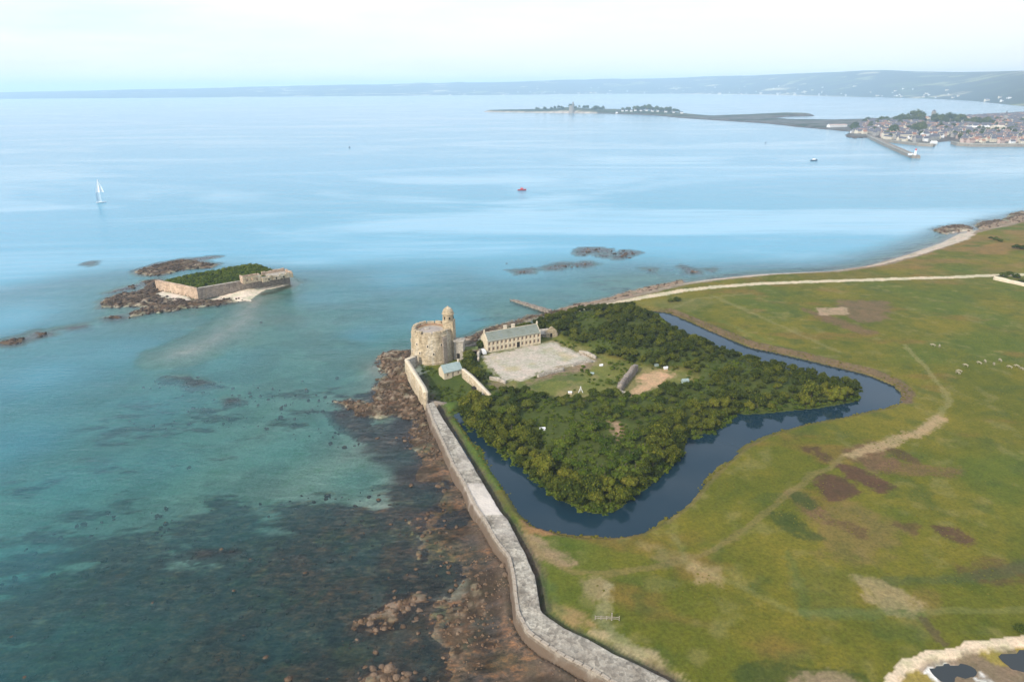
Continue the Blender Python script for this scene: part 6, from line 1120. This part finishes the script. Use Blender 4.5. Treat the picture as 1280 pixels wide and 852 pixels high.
def sail(prof, name, m):
    b = MB(); n = 8; rows = []
    for i in range(n + 1):
        f = i / n; z_ = prof[0][2] + (prof[1][2] - prof[0][2]) * f; xl = prof[0][0] + (prof[1][0] - prof[0][0]) * f; xr = prof[0][1] + (prof[1][1] - prof[0][1]) * f ** .9
        rows.append([b.b.verts.new((xl + (xr - xl) * s_, .9 * math.sin(math.pi * s_) * (1 - .5 * f) + .35 * s_, z_)) for s_ in (0, .25, .5, .75, 1)])
    for p_, q_ in zip(rows[:-1], rows[1:]):
        for k in range(4): b.b.faces.new((p_[k], p_[k + 1], q_[k + 1], q_[k]))
    return b.obj(name, m, sb_, True)
sail([(.85, -4.0, 2.4), (1.0, -3.6, 12.0)], 'lower_sail', M_SAILB); sail([(1.0, -3.6, 12.02), (1.2, .9, 27.3)], 'upper_sail', M_SAIL); sail([(5.2, 1.3, 12.0), (1.4, 1.2, 26.0)], 'headsail', M_SAIL)
def motorboat(name, label, px_, py_, l, hm, cm_, rz, mast=0):
    A = pix(px_, py_, 0); o = thing(name, label, 'boat', (A.x, A.y, 0), rz); hull(l, l * .32, l * .13, hm, o); b = MB(); b.box((-l * .02, 0, l * .13 + l * .08), (l * .34, l * .22, l * .17), 0, .85); c_ = b.obj('wheelhouse', cm_, o); b = MB(); b.box((l * .155, 0, l * .24), (.1, l * .16, l * .07)); b.obj('window', M_GLASS, c_)
    b = MB(); b.tube((-l * .1, 0, l * .25), (-l * .1, 0, l * .25 + (mast or l * .25)), .08, 5); b.obj('mast', hm, o); return o
motorboat('fishing_boat', 'small red fishing boat in the middle of the bay', 652.5, 238, 11, M_RED, M_RED, .1); motorboat('motor_boat', 'dark hulled motor boat with a white wheelhouse approaching the jetty', 1017.5, 201, 13, M_NAVY, M_WHITE, .2); motorboat('dark_boat', 'tiny dark boat under the horizon left of centre', 437, 184.5, 7, M_NAVY, M_NAVY, 1.3, 5); motorboat('dark_boat', 'tiny dark boat off the headland left of the town', 957, 179, 7, M_NAVY, M_NAVY, 1.0, 6)
# ================================================================ grazing cattle
M_COW = mat('cream_hide', (.34, .30, .19), (.28, .24, .15), 1.5, .9)
def cow_mesh():
    pts = [(-.85, 0, 1.15), (-.3, 0, 1.12), (.35, 0, 1.15), (.75, 0, 1.25), (1.1, 0, 1.15), (1.35, 0, .80), (1.50, 0, .48)]; rad = [.34, .40, .40, .33, .20, .16, .10]; V = list(pts); E = [(i, i + 1) for i in range(6)]
    for bx_, s_ in ((0, 1), (0, -1), (3, 1), (3, -1)):
        x0 = pts[bx_][0]; i = len(V); V += [(x0, s_ * .24, .85), (x0 + (.06 if bx_ == 0 else -.03), s_ * .24, .45), (x0, s_ * .24, .03)]; rad += [.17, .085, .07]; E += [(bx_, i), (i, i + 1), (i + 1, i + 2)]
    i = len(V); V += [(-1.18, 0, 1.0), (-1.22, 0, .5)]; rad += [.05, .03]; E += [(0, i), (i, i + 1)]
    for s_ in (1, -1): i = len(V); V += [(1.22, s_ * .2, 1.0)]; rad += [.04]; E += [(5, i)]
    me = bpy.data.meshes.new('cow_skeleton'); me.from_pydata(V, E, []); o = bpy.data.objects.new('tmp', me); COL.objects.link(o); m = o.modifiers.new('s', 'SKIN')
    for k, v in enumerate(me.skin_vertices[0].data): v.radius = (rad[k], rad[k] * (.85 if k < 4 else 1)); v.use_root = (k == 2)
    o.modifiers.new('u', 'SUBSURF').levels = 1; dg = bpy.context.evaluated_depsgraph_get(); r_ = bpy.data.meshes.new_from_object(o.evaluated_get(dg)); r_.name = 'body'; r_.materials.clear(); r_.materials.append(M_COW); bpy.data.objects.remove(o); return r_
CWM = cow_mesh()
for k, (a, b_) in enumerate([(1166, 433), (1174, 434), (1207, 458), (1231, 453), (1242, 456), (1262, 460), (1271, 459), (1197, 467), (1224, 455), (1277, 462), (1250, 452), (1199, 465)]):
    A = pix(a, b_, 3.8); o = link('cow', CWM, None, (A.x, A.y, float(gz(np.array([A.x]), np.array([A.y]))[0])), (0, 0, rt.uniform(0, 6.28))); o.scale = (.95,) * 3; tag(o, 'cream cow grazing in the open meadow at the right', 'cow', 'cattle grazing in the right hand meadow')
# ---------------------------------------------------------------- haze
hz = bpy.data.materials.new('haze'); hz.use_nodes = True; t = hz.node_tree; t.nodes.clear()
out = N(t, 'ShaderNodeOutputMaterial'); pv = N(t, 'ShaderNodeVolumePrincipled')
pv.inputs['Color'].default_value = (.70, .865, .99, 1); pv.inputs['Density'].default_value = 1.05e-4; pv.inputs['Anisotropy'].default_value = 0.0
t.links.new(pv.outputs[0], out.inputs['Volume'])
b = MB(); b.box((0, 13800, 140), (41000, 33500, 320)); ho = b.obj('haze', hz); ho['kind'] = 'stuff'
